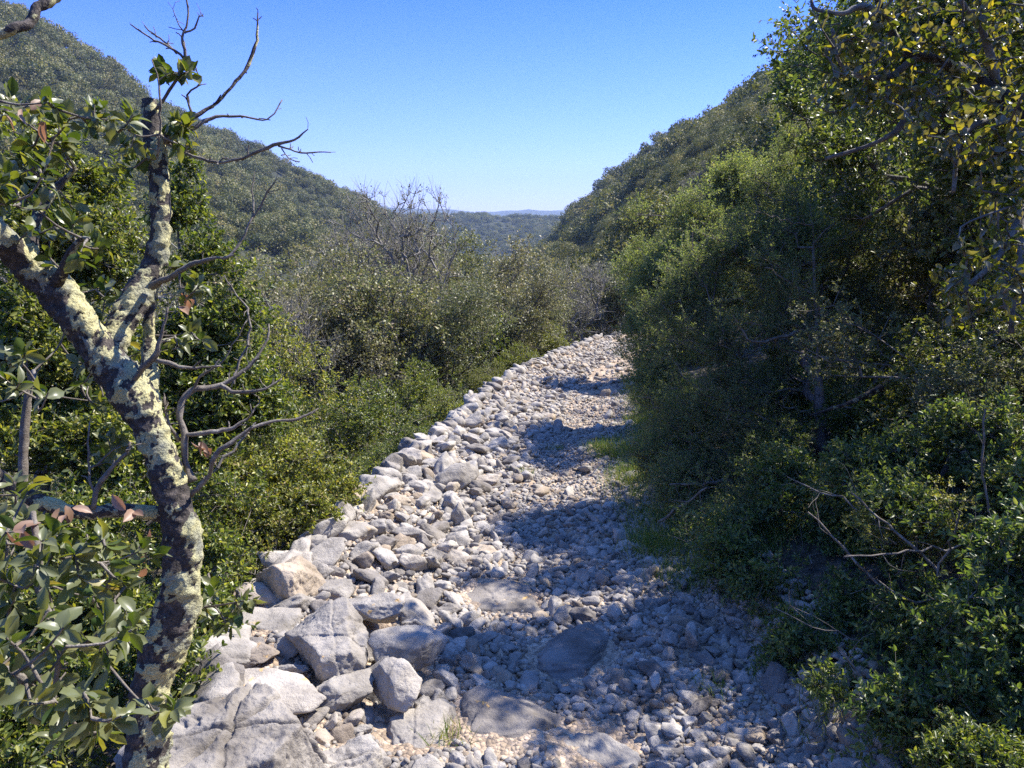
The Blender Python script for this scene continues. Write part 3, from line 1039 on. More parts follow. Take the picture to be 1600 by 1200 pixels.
MG = 'oaks beyond the shrubs left of the path'
at(BARE[0], 640, 15.5, 285, 5.6, 'tall oak with bare twigs standing against the sky at the centre', group=MG, sx=.75)
at(BARE[1], 560, 18, 318, 5.6, 'oak with a mesh of bare pale twigs, left of the tall bare one', group=MG, sx=.75)
at(OAK[0], 745, 17, 352, 4.7, 'brown green oak right of the tall bare one', group=MG)
at(OAK[1], 690, 13, 425, 4.7, 'olive oak in front of the tall bare one', group=MG)
at(OAK[2], 530, 12, 415, 4.7, 'grey green oak left in front of the bare oaks', group=MG)
at(OAK[3], 450, 16, 390, 4.7, 'grey green oak behind the twigs of the near lichened oak', group=MG)
at(OAK[0], 340, 13, 420, 4.7, 'dark oak directly behind the near lichened oak', group=MG)
at(BARE[1], 425, 11, 440, 5.6, 'small grey twiggy oak right of the near lichened oak', group=MG, sx=.8)
for k_, (a_, d_, t_, w_) in enumerate(((385, 12, 372, 'leftmost'), (470, 13, 352, 'second'), (600, 12, 372, 'third'), (520, 19, 335, 'fourth'), (675, 19, 345, 'fifth'), (790, 16, 392, 'sixth'), (835, 19, 425, 'rightmost'))):
    at(OAK[(k_ * 3 + 1) % 4], a_, d_, t_, 4.7, 'full crowned oak in the left thicket, ' + w_ + ' of seven', group='full crowned oaks in the thicket', sx=.95)
EG = 'oaks around the far bend of the path'
at(BARE[1], 915, 23, 400, 5.6, 'bare branched oak with a mossy trunk at the far bend', group=EG)
at(BARE[0], 955, 26, 405, 5.6, 'grey oak behind the far bend, nearest the junipers', group=EG)
at(OAK[2], 860, 25, 430, 4.7, 'grey brown oak left of the mossy trunked one', group=EG)
at(BARE[0], 870, 21.5, 455, 5.6, 'forked leaning bare oak left of the mossy trunked one', group=EG, sx=.8)
at(OAK[3], 990, 24, 380, 4.7, 'pale green oak rising over the far end of the path', group=EG)
at(OAK[1], 800, 20, 440, 4.7, 'brownish oak between the bend and the shrub bank', group=EG)

# random middle distance trees, 20..60 m
cnt = 0
for _ in range(5000):
    a = math.radians(r.uniform(-42, 40)); R0 = math.sqrt(r.uniform(17 ** 2, 60 ** 2))
    x, y = math.sin(a) * R0, math.cos(a) * R0
    if xl(y) - 1.2 < x < xr(y) + 1.5 and y < 27: continue
    if abs(math.degrees(a)) < 3 and R0 < 22: continue
    if not free(x, y, 3.1): continue
    left = x < xl(y)
    k = r.integers(0, 4)
    h = r.uniform(.75, 1.15)
    if 2 < math.degrees(a) < 24 and R0 > 28: h *= .55
    tx, ty, _d = project(np.array([[x, y, gz(x, y) + 4.9 * h]]))
    if ty[0] < np.interp(tx[0], COLX, [RY_[c_][1] for c_ in COLX]) + 28 and tx[0] < 1290: continue
    p_ = OAK[k] if r.random() < .8 else BARE[k % 2]
    zone = 'on the slope left of the path' if x < xl(y) - 3 and R0 < 35 else 'on the valley floor' if x < 1.0 else 'on the right slope' if R0 < 36 else 'farther up the right slope'
    kind = 'leafy' if p_ in OAK else 'half bare'
    col = '' if p_ not in OAK else (' drab', ' dark green')[k % 2]
    put(p_, (x, y, gz(x, y)), r.uniform(0, 6.28), (h * r.uniform(.9, 1.2), h * r.uniform(.9, 1.2), h), f'{kind}{col} oak {zone}, one of many alike', 'tree', f'{kind}{col} oaks {zone}')
    cnt += 1
    if cnt > 235: break
print('mid trees', cnt)

# shrub bank on the left of the path
cnt = 0
for _ in range(3000):
    y = r.uniform(2.6, 19); s_ = .35 + 9 * r.random() ** 1.3
    x = float(xl(y)) - s_
    if x / y < -.75: continue
    if math.hypot(x - P(235, 1100, 1.8)[0], y - 1.7) < .8: continue
    dd_ = 1.0 + .04 * y
    if not free(x, y, dd_ * (.82 + .05 * s_)): continue
    g0 = gz(x, y)
    top = float(zp(y)) + (r.uniform(-.12, .3) if s_ < 1.5 else r.uniform(-.45, .65)) + .035 * y + .07 * s_ - .2 * math.exp(-s_ / .5)
    h = max(top - g0, .7)
    k = int(r.choice([0, 2, 1, 3, 4], p=[.3, .25, .05, .35, .05] if s_ < 2.2 else [.3, .2, .22, .13, .15]))
    sc_ = h / 1.75
    wz = min(sc_, 1.35) * r.uniform(.9, 1.15)
    col = ('yellow green', 'brownish grey', 'olive green', 'bright green', 'dark green')[k]
    zone = 'nearest the boulders' if y < 5 else 'beside the middle of the path' if y < 10 else 'beside the far half of the path'
    dist = 'against the stone rim' if s_ < 1.6 else 'down the bank'
    if s_ > 2.2 and r.random() < .4:
        bare_ = r.random() < .55
        q_ = r.uniform(1.15, 1.7) * max(h, 1.4) / 5.2
        put(BARE[cnt % 2] if bare_ else OAK[cnt % 4], (x, y, g0), r.uniform(0, 6.28), (q_ * 1.1, q_ * 1.1, q_), ('grey twiggy' if bare_ else 'small leafy') + ' young oak among the shrubs down the bank, one of many alike', 'tree', ('twiggy' if bare_ else 'leafy') + ' young oaks down the bank')
        cnt += 1
        continue
    put(SHR[k], (x, y, g0), r.uniform(0, 6.28), (wz, wz, sc_), f'{col} evergreen shrub {zone}, {dist}', 'shrub', f'{col} shrubs {zone}, {dist}')
    cnt += 1
    if cnt > 170: break
print('left shrubs', cnt)

# ------------------------------------------------------------------ near lichened oak on the left
def catmull(Q, step):
    Q = np.asarray(Q, float)
    E = np.vstack([2 * Q[0] - Q[1], Q, 2 * Q[-1] - Q[-2]])
    out = []
    for k in range(1, len(E) - 2):
        p0, p1, p2, p3 = E[k - 1:k + 3]
        m = max(2, int(np.linalg.norm((p2 - p1)[:3]) / step))
        t = np.linspace(0, 1, m, endpoint=False)[:, None]
        out.append(.5 * (2 * p1 + (p2 - p0) * t + (2 * p0 - 5 * p1 + 4 * p2 - p3) * t ** 2 + (3 * p1 - p0 - 3 * p2 + p3) * t ** 3))
    out.append(Q[-1:])
    return np.vstack(out)

def limb_geo(pts, k, step, lich=1.0, seed=1, knob=.08):
    """pts: list of (px, py, depth, radius in px) -> vertices, quads, lichen amount, centre line"""
    Q = np.array([[*P(a, b, c), d_ * c / FPX] for a, b, c, d_ in pts])
    C_ = catmull(Q, step)
    c, rad = C_[:, :3], np.maximum(C_[:, 3] * (.92 if knob == .09 or knob == .1 else 1), .0006)
    if rad.max() < .0115 and len(c) > 6:
        q1 = np.stack([fbm(c + 5 * a_, 26, 3, seed + a_, .65) for a_ in range(3)], -1)
        c = c + q1 * .0045 * np.sin(np.linspace(0, math.pi, len(c)))[:, None] ** .4
    t = norm(np.gradient(c, axis=0))
    u = np.zeros_like(t); ref = np.array([0, 1., 0])
    for q_ in range(len(t)):
        ref = ref - t[q_] * np.dot(ref, t[q_]); ref /= np.linalg.norm(ref); u[q_] = ref
    w = np.cross(t, u)
    a = np.arange(k) * 2 * math.pi / k
    dirs = np.cos(a)[None, :, None] * u[:, None] + np.sin(a)[None, :, None] * w[:, None]
    v = c[:, None] + dirs * rad[:, None, None]
    fl = v.reshape(-1, 3)
    n1 = fbm(fl, 9, 3, seed) * knob * 2.2 + fbm(fl, 38, 2, seed + 3) * knob * .7
    mask = smooth(fbm(fl, 27, 5, seed + 50, .65) + .34 * dirs.reshape(-1, 3)[:, 0] + .24 * lich - .27, -.02, .22) * (lich > 0)
    crust = mask * (.07 + .2 * np.clip(fbm(fl, 75, 3, seed + 8), -.4, 1)) + (1 - mask) * .12 * fbm(fl, 70, 3, seed + 4)
    rr2 = np.repeat(rad, k)
    fl = c.repeat(k, 0) + dirs.reshape(-1, 3) * (rr2 * (1 + n1) + np.minimum(rr2, .03) * crust)[:, None]
    n_ = len(c)
    i, j = np.meshgrid(np.arange(n_ - 1), np.arange(k), indexing='ij')
    F = np.stack([i * k + j, i * k + (j + 1) % k, (i + 1) * k + (j + 1) % k, (i + 1) * k + j], -1).reshape(-1, 4)
    tipv = np.vstack([fl, c[-1:], c[:1]])
    j = np.arange(k)
    b_ = (n_ - 1) * k
    Ft = np.vstack([np.stack([b_ + j, b_ + (j + 1) % k, np.full(k, len(tipv) - 2)], -1), np.stack([(j + 1) % k, j, np.full(k, len(tipv) - 1)], -1)])
    return tipv, F, Ft, np.concatenate([mask, [mask[-1], mask[0]]]), c, rad

def limb(name, pts, parent, k=20, step=.006, lich=1.0, seed=1, knob=.08, mat=None, cl=None, spurs=0):
    v, F, Ft, mask, c, rad = limb_geo(pts, k, step, lich, seed, knob)
    if spurs:
        rs_ = np.random.default_rng(seed)
        for _ in range(spurs):
            i_ = int(len(c) * rs_.uniform(.2, .98))
            t_ = norm((c[min(i_ + 1, len(c) - 1)] - c[i_ - 1])[None])[0]
            d_ = norm((norm(rs_.normal(size=(1, 3)))[0] * .9 + t_ * .5 + [0, 0, .35])[None])[0]
            l_ = rs_.uniform(.006, .04) * rs_.uniform(.4, 1)
            m_ = c[i_] + d_ * l_ * .55
            e_ = m_ + norm((d_ + rs_.normal(0, .35, 3))[None])[0] * l_ * .5
            r0_ = min(rad[i_] * .6, .0022)
            for a_, b_, q0, q1 in ((c[i_], m_, r0_, r0_ * .8), (m_, e_, r0_ * .9, r0_ * .75)):
                tv_, tf_ = tubes(a_[None], b_[None], np.array([q0]), np.array([q1]), 5)
                F = np.vstack([F, tf_ + len(v)]); v = np.vstack([v, tv_]); mask = np.concatenate([mask, np.zeros(len(tv_))])
    me = mk_mesh(name, v, [F, Ft], True, [mat or M['lichen']])
    at_ = me.attributes.new('lichen', 'FLOAT', 'POINT')
    at_.data.foreach_set('value', mask.astype(np.float32))
    if cl is not None: cl.append(c[::4])
    return link(name, me, parent)

hero = empty('oak_tree', (0, 0, 0))
tag(hero, 'gnarled oak with black bark and crusty yellow green lichen, close at the left edge', 'tree')
CL = []
D0 = 1.72
limb('trunk', [(225, 1330, 1.72, 40), (232, 1190, D0, 37), (237, 1080, D0, 34), (272, 960, D0, 35), (284, 850, D0, 32), (274, 790, D0, 27), (266, 760, D0, 29), (244, 690, D0, 29), (205, 612, D0, 31),
               (160, 552, D0, 29), (120, 498, 1.7, 27), (80, 445, 1.68, 26), (40, 408, 1.65, 25), (0, 372, 1.6, 26), (-70, 320, 1.55, 24)], hero, 56, .0045, 1.0, 3, .09, cl=CL)
limb('branch', [(165, 562, 1.74, 24), (190, 510, 1.78, 25), (216, 462, 1.82, 22), (240, 420, 1.85, 18), (250, 365, 1.85, 17), (250, 305, 1.85, 17), (243, 245, 1.85, 16), (236, 195, 1.85, 14), (233, 156, 1.85, 11)], hero, 40, .005, 1.0, 9, .1, cl=CL)
limb('branch', [(225, 655, 1.76, 16), (234, 600, 1.84, 15), (234, 540, 1.88, 12), (232, 480, 1.88, 12), (243, 425, 1.87, 12)], hero, 26, .005, .8, 12, .1, cl=CL)
limb('branch', [(-40, 730, 1.6, 13), (0, 746, 1.62, 13), (55, 782, 1.64, 12), (120, 800, 1.66, 11), (190, 797, 1.7, 12), (255, 803, 1.74, 14)], hero, 24, .005, .9, 14, .1, cl=CL)
limb('branch', [(45, 412, 1.66, 12), (50, 370, 1.7, 11), (62, 330, 1.74, 9), (86, 296, 1.78, 7), (120, 262, 1.8, 4)], hero, 18, .005, .8, 15, .1, cl=CL)
limb('branch', [(82, 450, 1.68, 12), (95, 432, 1.64, 10), (108, 400, 1.6, 7), (125, 375, 1.58, 4), (140, 372, 1.56, 2)], hero, 16, .005, .2, 16, .1, cl=CL)
limb('branch', [(-30, 62, 1.4, 8), (0, 54, 1.4, 8), (40, 42, 1.42, 8), (60, 16, 1.44, 7), (92, -6, 1.46, 6), (130, -30, 1.5, 5)], hero, 16, .005, .5, 17, .12, cl=CL)
tw = [
    [(258, 215, 1.85, 8), (275, 195, 1.85, 7), (300, 185, 1.86, 6), (335, 165, 1.88, 5), (370, 128, 1.9, 4.5), (392, 92, 1.92, 4), (402, 55, 1.93, 3), (403, 20, 1.94, 2)],
    [(250, 225, 1.85, 7), (270, 213, 1.85, 6), (300, 200, 1.86, 4.5), (330, 184, 1.88, 4), (375, 182, 1.9, 3), (418, 186, 1.92, 2.4), (441, 156, 1.94, 1.6)],
    [(286, 238, 1.85, 3.5), (310, 246, 1.83, 4), (350, 251, 1.8, 4), (400, 238, 1.78, 4), (435, 226, 1.77, 3.4), (460, 218, 1.76, 2.6), (481, 202, 1.75, 1.6)],
    [(240, 222, 1.85, 5), (262, 222, 1.86, 5), (286, 238, 1.85, 4)],
    [(435, 228, 1.77, 2.6), (470, 238, 1.77, 2.2), (517, 238, 1.78, 1.4)],
    [(440, 232, 1.77, 2), (452, 248, 1.76, 1.6), (468, 253, 1.76, 1.2)],
    [(245, 170, 1.84, 5), (275, 130, 1.82, 4.5), (288, 95, 1.81, 4), (288, 60, 1.8, 3), (294, 28, 1.8, 2.4), (290, -10, 1.8, 2)],
    [(290, 95, 1.81, 3), (272, 78, 1.8, 3), (240, 64, 1.8, 2.4), (222, 54, 1.8, 2), (204, 38, 1.8, 1.4)],
    [(276, 84, 1.81, 2.4), (262, 68, 1.81, 2.2), (240, 52, 1.82, 2), (226, 40, 1.82, 1.4)],
    [(290, 52, 1.8, 2.2), (280, 40, 1.8, 1.8), (270, 14, 1.8, 1.2)],
    [(290, 50, 1.8, 2.2), (304, 44, 1.8, 1.8), (312, 28, 1.8, 1.6), (318, 26, 1.8, 1)],
    [(237, 93, 1.74, 1.4), (246, 125, 1.74, 2.4), (251, 170, 1.74, 3), (249, 210, 1.76, 3.2), (246, 245, 1.78, 3)],
    [(300, 185, 1.86, 4), (292, 150, 1.85, 3), (312, 130, 1.84, 2.4), (305, 100, 1.83, 1.6)],
    [(238, 448, 1.8, 8), (268, 432, 1.76, 6.5), (300, 412, 1.74, 6), (330, 403, 1.73, 5), (358, 400, 1.73, 4), (376, 376, 1.74, 3.4), (394, 340, 1.75, 3), (394, 300, 1.76, 1.8), (398, 268, 1.76, 1.2)],
    [(392, 346, 1.75, 2.4), (410, 318, 1.75, 2), (428, 286, 1.75, 1.4)],
    [(300, 752, 1.74, 9), (290, 720, 1.75, 7.5), (287, 680, 1.76, 7.5), (280, 640, 1.77, 7), (296, 612, 1.78, 6.5), (330, 604, 1.8, 5.5), (365, 590, 1.82, 5), (400, 558, 1.84, 4), (416, 532, 1.85, 3), (420, 506, 1.86, 2)],
    [(345, 602, 1.8, 4), (372, 612, 1.8, 3), (410, 608, 1.8, 2), (440, 592, 1.82, 1.2)],
    [(302, 612, 1.78, 3), (312, 590, 1.78, 3), (330, 578, 1.78, 2.4), (352, 560, 1.78, 1.8), (386, 500, 1.8, 1.2)],
    [(240, 562, 1.74, 4), (262, 566, 1.74, 4), (300, 575, 1.75, 3), (345, 572, 1.76, 2)],
    [(204, 600, 1.7, 6), (222, 575, 1.68, 5.5), (240, 556, 1.66, 5), (254, 520, 1.65, 3), (262, 480, 1.64, 2)],
    [(298, 775, 1.74, 6), (322, 748, 1.72, 5), (334, 716, 1.7, 4.5), (362, 690, 1.7, 4), (400, 668, 1.72, 3.4), (440, 656, 1.74, 3), (478, 650, 1.76, 2.4), (498, 638, 1.77, 1.4)],
    [(286, 680, 1.76, 4), (320, 676, 1.76, 4), (356, 672, 1.77, 3.4), (385, 655, 1.78, 2.4), (405, 630, 1.8, 1.4)],
    [(280, 690, 1.76, 3), (262, 660, 1.76, 2.6), (257, 620, 1.77, 2)],
    [(145, 795, 1.66, 5), (152, 765, 1.66, 5), (172, 735, 1.66, 4.5), (198, 708, 1.66, 3), (203, 690, 1.66, 1.6)],
    [(148, 770, 1.66, 3), (140, 740, 1.66, 2.4), (138, 700, 1.66, 2), (140, 660, 1.67, 1.4)],
    [(60, 640, 1.5, 0.8), (52, 580, 1.9, 4), (44, 620, 1.92, 7), (38, 680, 1.92, 9), (36, 740, 1.92, 9), (38, 800, 1.92, 9)],
    [(52, 800, 1.25, 4), (58, 850, 1.22, 6), (56, 905, 1.2, 6.5), (70, 945, 1.2, 6.5), (86, 985, 1.2, 5.5), (92, 1030, 1.2, 5), (80, 1100, 1.2, 5)],
    [(-10, 1048, 1.1, 9), (20, 1050, 1.1, 10), (40, 1068, 1.12, 9), (70, 1090, 1.14, 7), (110, 1110, 1.16, 5)],
]
for k, q_ in enumerate(tw):
    q_ = [(a, b, c, d_ * (.62 if k < 15 else .8)) for a, b, c, d_ in q_]
    limb('branch', q_, hero, 8, .012, 0.0 if k > 1 else .15, 30 + k, .14, M['twig'] if k not in (0,) else M['lichen'], cl=CL, spurs=9)

r = np.random.default_rng(5)
regs = [(50, 190, 70, 60, 12, 1.45, 1.8), (60, 300, 80, 60, 15, 1.35, 1.8), (170, 180, 45, 40, 7, 1.5, 1.8), (262, 118, 36, 26, 4, 1.78, 1.86), (285, 205, 38, 36, 6, 1.75, 1.88),
        (205, 245, 35, 25, 4, 1.7, 1.9), (110, 375, 60, 35, 7, 1.5, 1.7), (155, 470, 60, 40, 6, 1.8, 2.0), (290, 440, 40, 30, 4, 1.7, 1.9), (265, 530, 60, 40, 8, 1.8, 2.0),
        (20, 590, 60, 60, 8, 1.4, 1.7), (120, 600, 60, 60, 6, 1.8, 2.1), (140, 690, 50, 40, 4, 1.6, 1.9), (50, 890, 80, 70, 15, 1.1, 1.5), (170, 880, 70, 60, 12, 1.25, 1.6), (50, 1010, 90, 70, 14, 1.0, 1.3),
        (180, 1000, 55, 60, 8, 1.15, 1.5), (110, 1120, 90, 40, 9, .98, 1.15), (355, 945, 42, 38, 8, 1.75, 1.95), (255, 1100, 32, 22, 3, 1.35, 1.45), (20, 780, 50, 40, 5, 1.3, 1.6)]
allc = np.vstack(CL)
Gt, Gl, Gd = Geo(), Geo(), Geo()
ntw_ = 0
for (cx, cy2, rx, ry, m, d0, d1) in regs:
    for _ in range(int(m * 1.35)):
        while True:
            a, b = r.uniform(-1, 1, 2)
            if a * a + b * b < 1: break
        c = P(cx + a * rx, cy2 + b * ry, r.uniform(d0, d1))
        dist = np.linalg.norm(allc - c, axis=1)
        s0 = allc[int(np.argmin(dist))]
        L_ = np.linalg.norm(c - s0)
        if L_ > .35:
            s0 = c - norm((c - s0)[None])[0] * .35 + np.array([0, 0, -.05])
            L_ = .35
        mid = (s0 + c) / 2 + r.normal(0, .06, 3) * L_ - np.array([0, 0, .08 * L_])
        cc = catmull(np.vstack([s0, mid, c]), .02)
        ntw_ += 1
        Gk = Geo() if ntw_ <= 100 else Gt
        Gk.add(*tubes(cc[:-1], cc[1:], np.linspace(.0028, .0016, len(cc) - 1), np.linspace(.0027, .0015, len(cc) - 1), 5))
        if ntw_ <= 100: link('twig', Gk.mesh('twig', [M['twig']], True), hero)
        allc = np.vstack([allc, cc[1:]])
        dr = norm((c - mid)[None])[0]
        nl = r.integers(7, 12)
        rad = norm(np.cross(np.repeat(dr[None], nl, 0), r.normal(size=(nl, 3))))
        ld = norm(dr * r.uniform(.1, 1.0, (nl, 1)) + rad)
        pos = c + dr * r.uniform(-.03, .005, (nl, 1)) + ld * .004
        nn = norm(r.normal(0, .6, (nl, 3)) + np.array([0, 0, .8]) + dr * .4)
        Ls = r.uniform(.02, .04, nl)
        Gl.add(*leaf_geo(pos, ld, nn, Ls, Ls * r.uniform(.38, .6, nl), THS[int(r.integers(0, 4))]))
for (a, b, d_) in ((12, 178, 1.5), (40, 172, 1.5), (70, 190, 1.5), (92, 795, 1.45), (110, 800, 1.45), (195, 790, 1.6), (205, 800, 1.6), (10, 830, 1.2), (30, 828, 1.2), (222, 850, 1.6), (232, 880, 1.6), (318, 688, 1.74), (328, 700, 1.74), (285, 478, 1.8), (305, 470, 1.8)):
    Ls = r.uniform(.03, .045, 2)
    Gd.add(*leaf_geo(P(a, b, d_)[None] + r.normal(0, .006, (2, 3)), norm(r.normal(size=(2, 3))), norm(r.normal(size=(2, 3)) + [0, -.6, .6]), Ls, Ls * .5, THI))
tag(link('twigs', Gt.mesh('twigs', [M['twig']], True), hero), kind='stuff')
link('foliage', Gl.mesh('foliage', [M['heroleaf']], True), hero)
tag(link('withered_leaves', Gd.mesh('withered_leaves', [M['deadleaf']], True), hero), 'curled reddish brown withered leaves')

# ------------------------------------------------------------------ plants shaped from their outline in the photograph
def shaped(name, basexy, trunk_px, blobs_px, ntips, seed, leafm, barkm, label, cat='tree', group=None, stems=(), bz=None, **kw):
    """blobs_px: (px, py, depth, radius m[, weight, flatten]); trunk_px: list of (px, py, depth)"""
    b = np.array([basexy[0], basexy[1], (gz(*basexy) - .12) if bz is None else bz])
    tr = [np.zeros(3)] + [P(*t) - b for t in trunk_px]
    bl = []
    for q_ in blobs_px:
        c = P(*q_[:3]) - b
        R0 = q_[3]
        w = q_[4] if len(q_) > 4 else 1
        fz = q_[5] if len(q_) > 5 else .8
        bl.append((*c, R0, R0, R0 * fz, w * R0 ** 2))
    o = plant(name, seed, tr, bl, ntips, (leafm, barkm), **kw)
    if stems:
        for s_ in stems:
            G = Geo()
            q_ = np.array([[*(P(*p_[:3]) - b), p_[3]] for p_ in s_])
            c = catmull(q_, .04)
            rs_ = np.random.default_rng(len(s_) + int(s_[0][0]))
            c[1:-1, :3] += rs_.normal(0, .006, (len(c) - 2, 3))
            G.add(*tubes(c[:-1, :3], c[1:, :3], c[:-1, 3], c[1:, 3], 6))
            for i_ in range(1, len(c) - 1, 2):            # side twigs with forks
                d_ = norm((c[i_ - 1, :3] - c[i_, :3])[None])[0]
                p_ = c[i_, :3]; rr_ = c[i_, 3] * .5
                dd_ = norm((d_ + rs_.normal(0, .8, 3))[None])[0]
                for g_ in range(rs_.integers(2, 6)):
                    dd_ = norm((dd_ + rs_.normal(0, .28, 3))[None])[0]
                    e_ = p_ + dd_ * rs_.uniform(.02, .05)
                    G.add(*tubes(p_[None], e_[None], np.array([rr_]), np.array([rr_ * .8]), 4))
                    p_ = e_; rr_ *= .8
            link('dead_stem', G.mesh('dead_stem', [M['twig']], True), o)
    o.location = tuple(b)
    USED.add(o.name)
    return tag(o, label, cat, group)

JN = dict(r_tip=.0022, ntw=6, tl=.15, nl=24, L=.017, W=.0042, T=T2, twr=.001, seg=.12, gap=.2, gf=3.4, up=.35, inner=.25, spread=.55, shell=2.0, flat=.15, jit=.004)
shaped('juniper_tree', (2.12, 5.15), [(1284, 700, 4.85), (1278, 560, 4.85), (1272, 420, 4.9), (1266, 290, 5.0)],
       [(1150, 420, 5.3, .36), (1075, 480, 5.4, .3), (1110, 560, 5.2, .34), (1200, 500, 5.0, .34), (1350, 470, 5.45, .3), (1400, 560, 5.3, .34), (1160, 650, 4.9, .34), (1070, 620, 5.1, .26),
        (1330, 640, 5.25, .3), (1240, 370, 5.4, .3), (1237, 400, 5.3, .3), (1190, 460, 4.8, .24), (1290, 200, 5.4, .25), (1290, 480, 5.5, .3), (1290, 590, 5.4, .3), (1190, 740, 4.7, .3), (1330, 380, 5.5, .3), (1260, 300, 5.4, .2), (1280, 790, 4.9, .2), (1120, 730, 4.9, .22), (1220, 590, 5.2, .3), (1020, 640, 5.4, .2), (1020, 720, 5.2, .16), (1060, 790, 4.7, .15), (1180, 430, 5.2, .3), (1050, 560, 5.5, .2), (1200, 300, 5.6, .22), (1220, 230, 5.8, .16), (1180, 380, 5.6, .28), (1300, 240, 5.8, .2), (1080, 400, 5.7, .2), (1340, 300, 5.6, .24)],
       2300, 201, M['juniper'], M['redbark'], 'feathery juniper with a straight bare trunk, largest on the right of the path', group='junipers beside the path', r_base=.04,
       stems=[[(1145, 492, 4.7, .003), (1162, 520, 4.7, .005), (1190, 535, 4.72, .008), (1270, 512, 4.85, .012)], [(1195, 418, 4.7, .003), (1232, 442, 4.75, .006), (1274, 462, 4.85, .009)],
              [(1430, 600, 4.6, .003), (1390, 572, 4.65, .005), (1345, 566, 4.7, .007), (1282, 556, 4.85, .009)], [(1230, 590, 4.6, .002), (1255, 605, 4.7, .003), (1282, 622, 4.85, .005)],
              [(1210, 628, 4.55, .003), (1240, 640, 4.7, .005), (1284, 650, 4.85, .007)], [(1350, 642, 4.6, .003), (1320, 636, 4.7, .006), (1286, 640, 4.85, .008)],
              [(1180, 330, 4.8, .002), (1230, 345, 4.9, .004), (1268, 352, 4.95, .006)], [(1340, 330, 4.8, .002), (1310, 345, 4.9, .004), (1272, 380, 4.95, .006)], [(1150, 690, 4.5, .002), (1220, 700, 4.6, .004), (1285, 715, 4.85, .007)]], **JN)
shaped('juniper_tree', (2.5, 8.0), [(1140, 560, 8.1), (1120, 450, 8.1), (1100, 350, 8.1)],
       [(1025, 380, 8.3, .34), (1090, 350, 8.3, .36), (1040, 450, 8.2, .4), (1020, 520, 8.0, .32), (1110, 420, 8.0, .45), (1160, 380, 8.3, .4), (1030, 600, 7.8, .28), (1090, 530, 7.8, .45), (1005, 340, 8.4, .14), (1060, 640, 7.4, .25), (1160, 480, 8.2, .4), (1180, 320, 8.6, .35), (1140, 290, 8.8, .3), (1210, 260, 8.8, .35), (1230, 340, 8.6, .4)],
       1600, 202, M['juniper'], M['redbark'], 'sunlit yellow green juniper leaning over the path beyond the largest one', group='junipers beside the path', r_base=.045, **{**JN, 'tl': .2, 'L': .026, 'W': .007})
shaped('juniper_tree', (2.9, 11.5), [(1090, 520, 11.8), (1070, 430, 11.8)],
       [(1010, 420, 12, .45), (1040, 500, 11.8, .5), (1060, 420, 12, .5), (1005, 560, 11.5, .3), (1080, 560, 11.8, .5)],
       600, 203, M['juniper'], M['redbark'], 'farthest juniper, just showing past the sunlit one at the path edge', group='junipers beside the path', r_base=.045, **{**JN, 'tl': .24, 'L': .034, 'W': .01})
shaped('juniper_shrub', (1.95, 4.4), [(1180, 800, 4.4), (1130, 740, 4.5)],
       [(1130, 800, 4.5, .24), (1080, 760, 4.8, .2), (1180, 840, 4.2, .24), (1230, 800, 4.3, .28), (1060, 690, 5.2, .2), (1150, 870, 4.0, .16), (1280, 860, 4.0, .24)],
       700, 204, M['juniper'], M['redbark'], 'low dark juniper bush at the foot of the largest juniper', 'shrub', r_base=.02,
       stems=[[(1030, 815, 4.6, .009), (1065, 790, 4.5, .008), (1105, 762, 4.4, .006)], [(1180, 745, 4.6, .012), (1110, 755, 4.6, .008), (1045, 757, 4.6, .004)]], **JN)

OKR = dict(r_tip=.003, T=T6, twr=.0014, seg=.25, up=.3, gap=.02, gf=1.8, inner=.3)
shaped('oak_tree', (5.2, 8.2), [(1500, 560, 8.2), (1480, 400, 8.0), (1440, 280, 8.0)],
       [(1300, 190, 7.6, .6), (1400, 180, 7.6, .7), (1500, 250, 7.5, .7), (1350, 300, 7.4, .6), (1450, 370, 7.2, .7), (1560, 400, 7.2, .8), (1240, 215, 7.8, .35), (1500, 110, 7.8, .7), (1290, 340, 7.4, .4), (1400, 480, 7.0, .6), (1240, 130, 8.0, .3), (1300, 80, 8.0, .5), (1480, 560, 7, .6), (1590, 560, 7, .7)],
       1500, 210, M['wallleaf'], M['bark'], 'dense dark evergreen oak behind the largest juniper', r_base=.11, ntw=4, tl=.22, nl=9, L=.042, W=.022, **OKR)
shaped('oak_tree', (6.6, 13.5), [(1330, 330, 13), (1300, 180, 13)],
       [(1240, 250, 12.5, 1.0), (1330, 200, 12.5, 1.2), (1290, 90, 13, .9), (1420, 150, 13, 1.3), (1210, 320, 12, .8), (1300, 330, 12, 1.0), (1400, 30, 13, 1.0)],
       1000, 211, M['oak'], M['bark'], 'tall grey green oak on the slope, partly hidden by the dark evergreen one', r_base=.13, ntw=4, tl=.3, nl=9, L=.06, W=.034, **{**OKR, 'seg': .4})
shaped('oak_tree', (3.5, 6.0), [(1560, 400, 5.7), (1530, 250, 5.6), (1480, 120, 5.5)],
       [(1500, 60, 5.4, .5), (1430, 130, 5.5, .3), (1550, 180, 5.3, .5), (1480, 270, 5.4, .35), (1600, 40, 5.4, .5), (1540, -60, 5.5, .5), (1560, 330, 5.3, .45), (1510, 400, 5.4, .35), (1660, 250, 5.2, .5)],
       620, 213, M['wallleaf'], M['bark'], 'dark close leaved oak rising right behind the largest juniper', r_base=.08, ntw=4, tl=.17, nl=10, L=.036, W=.018, **{**OKR, 'gap': .03})
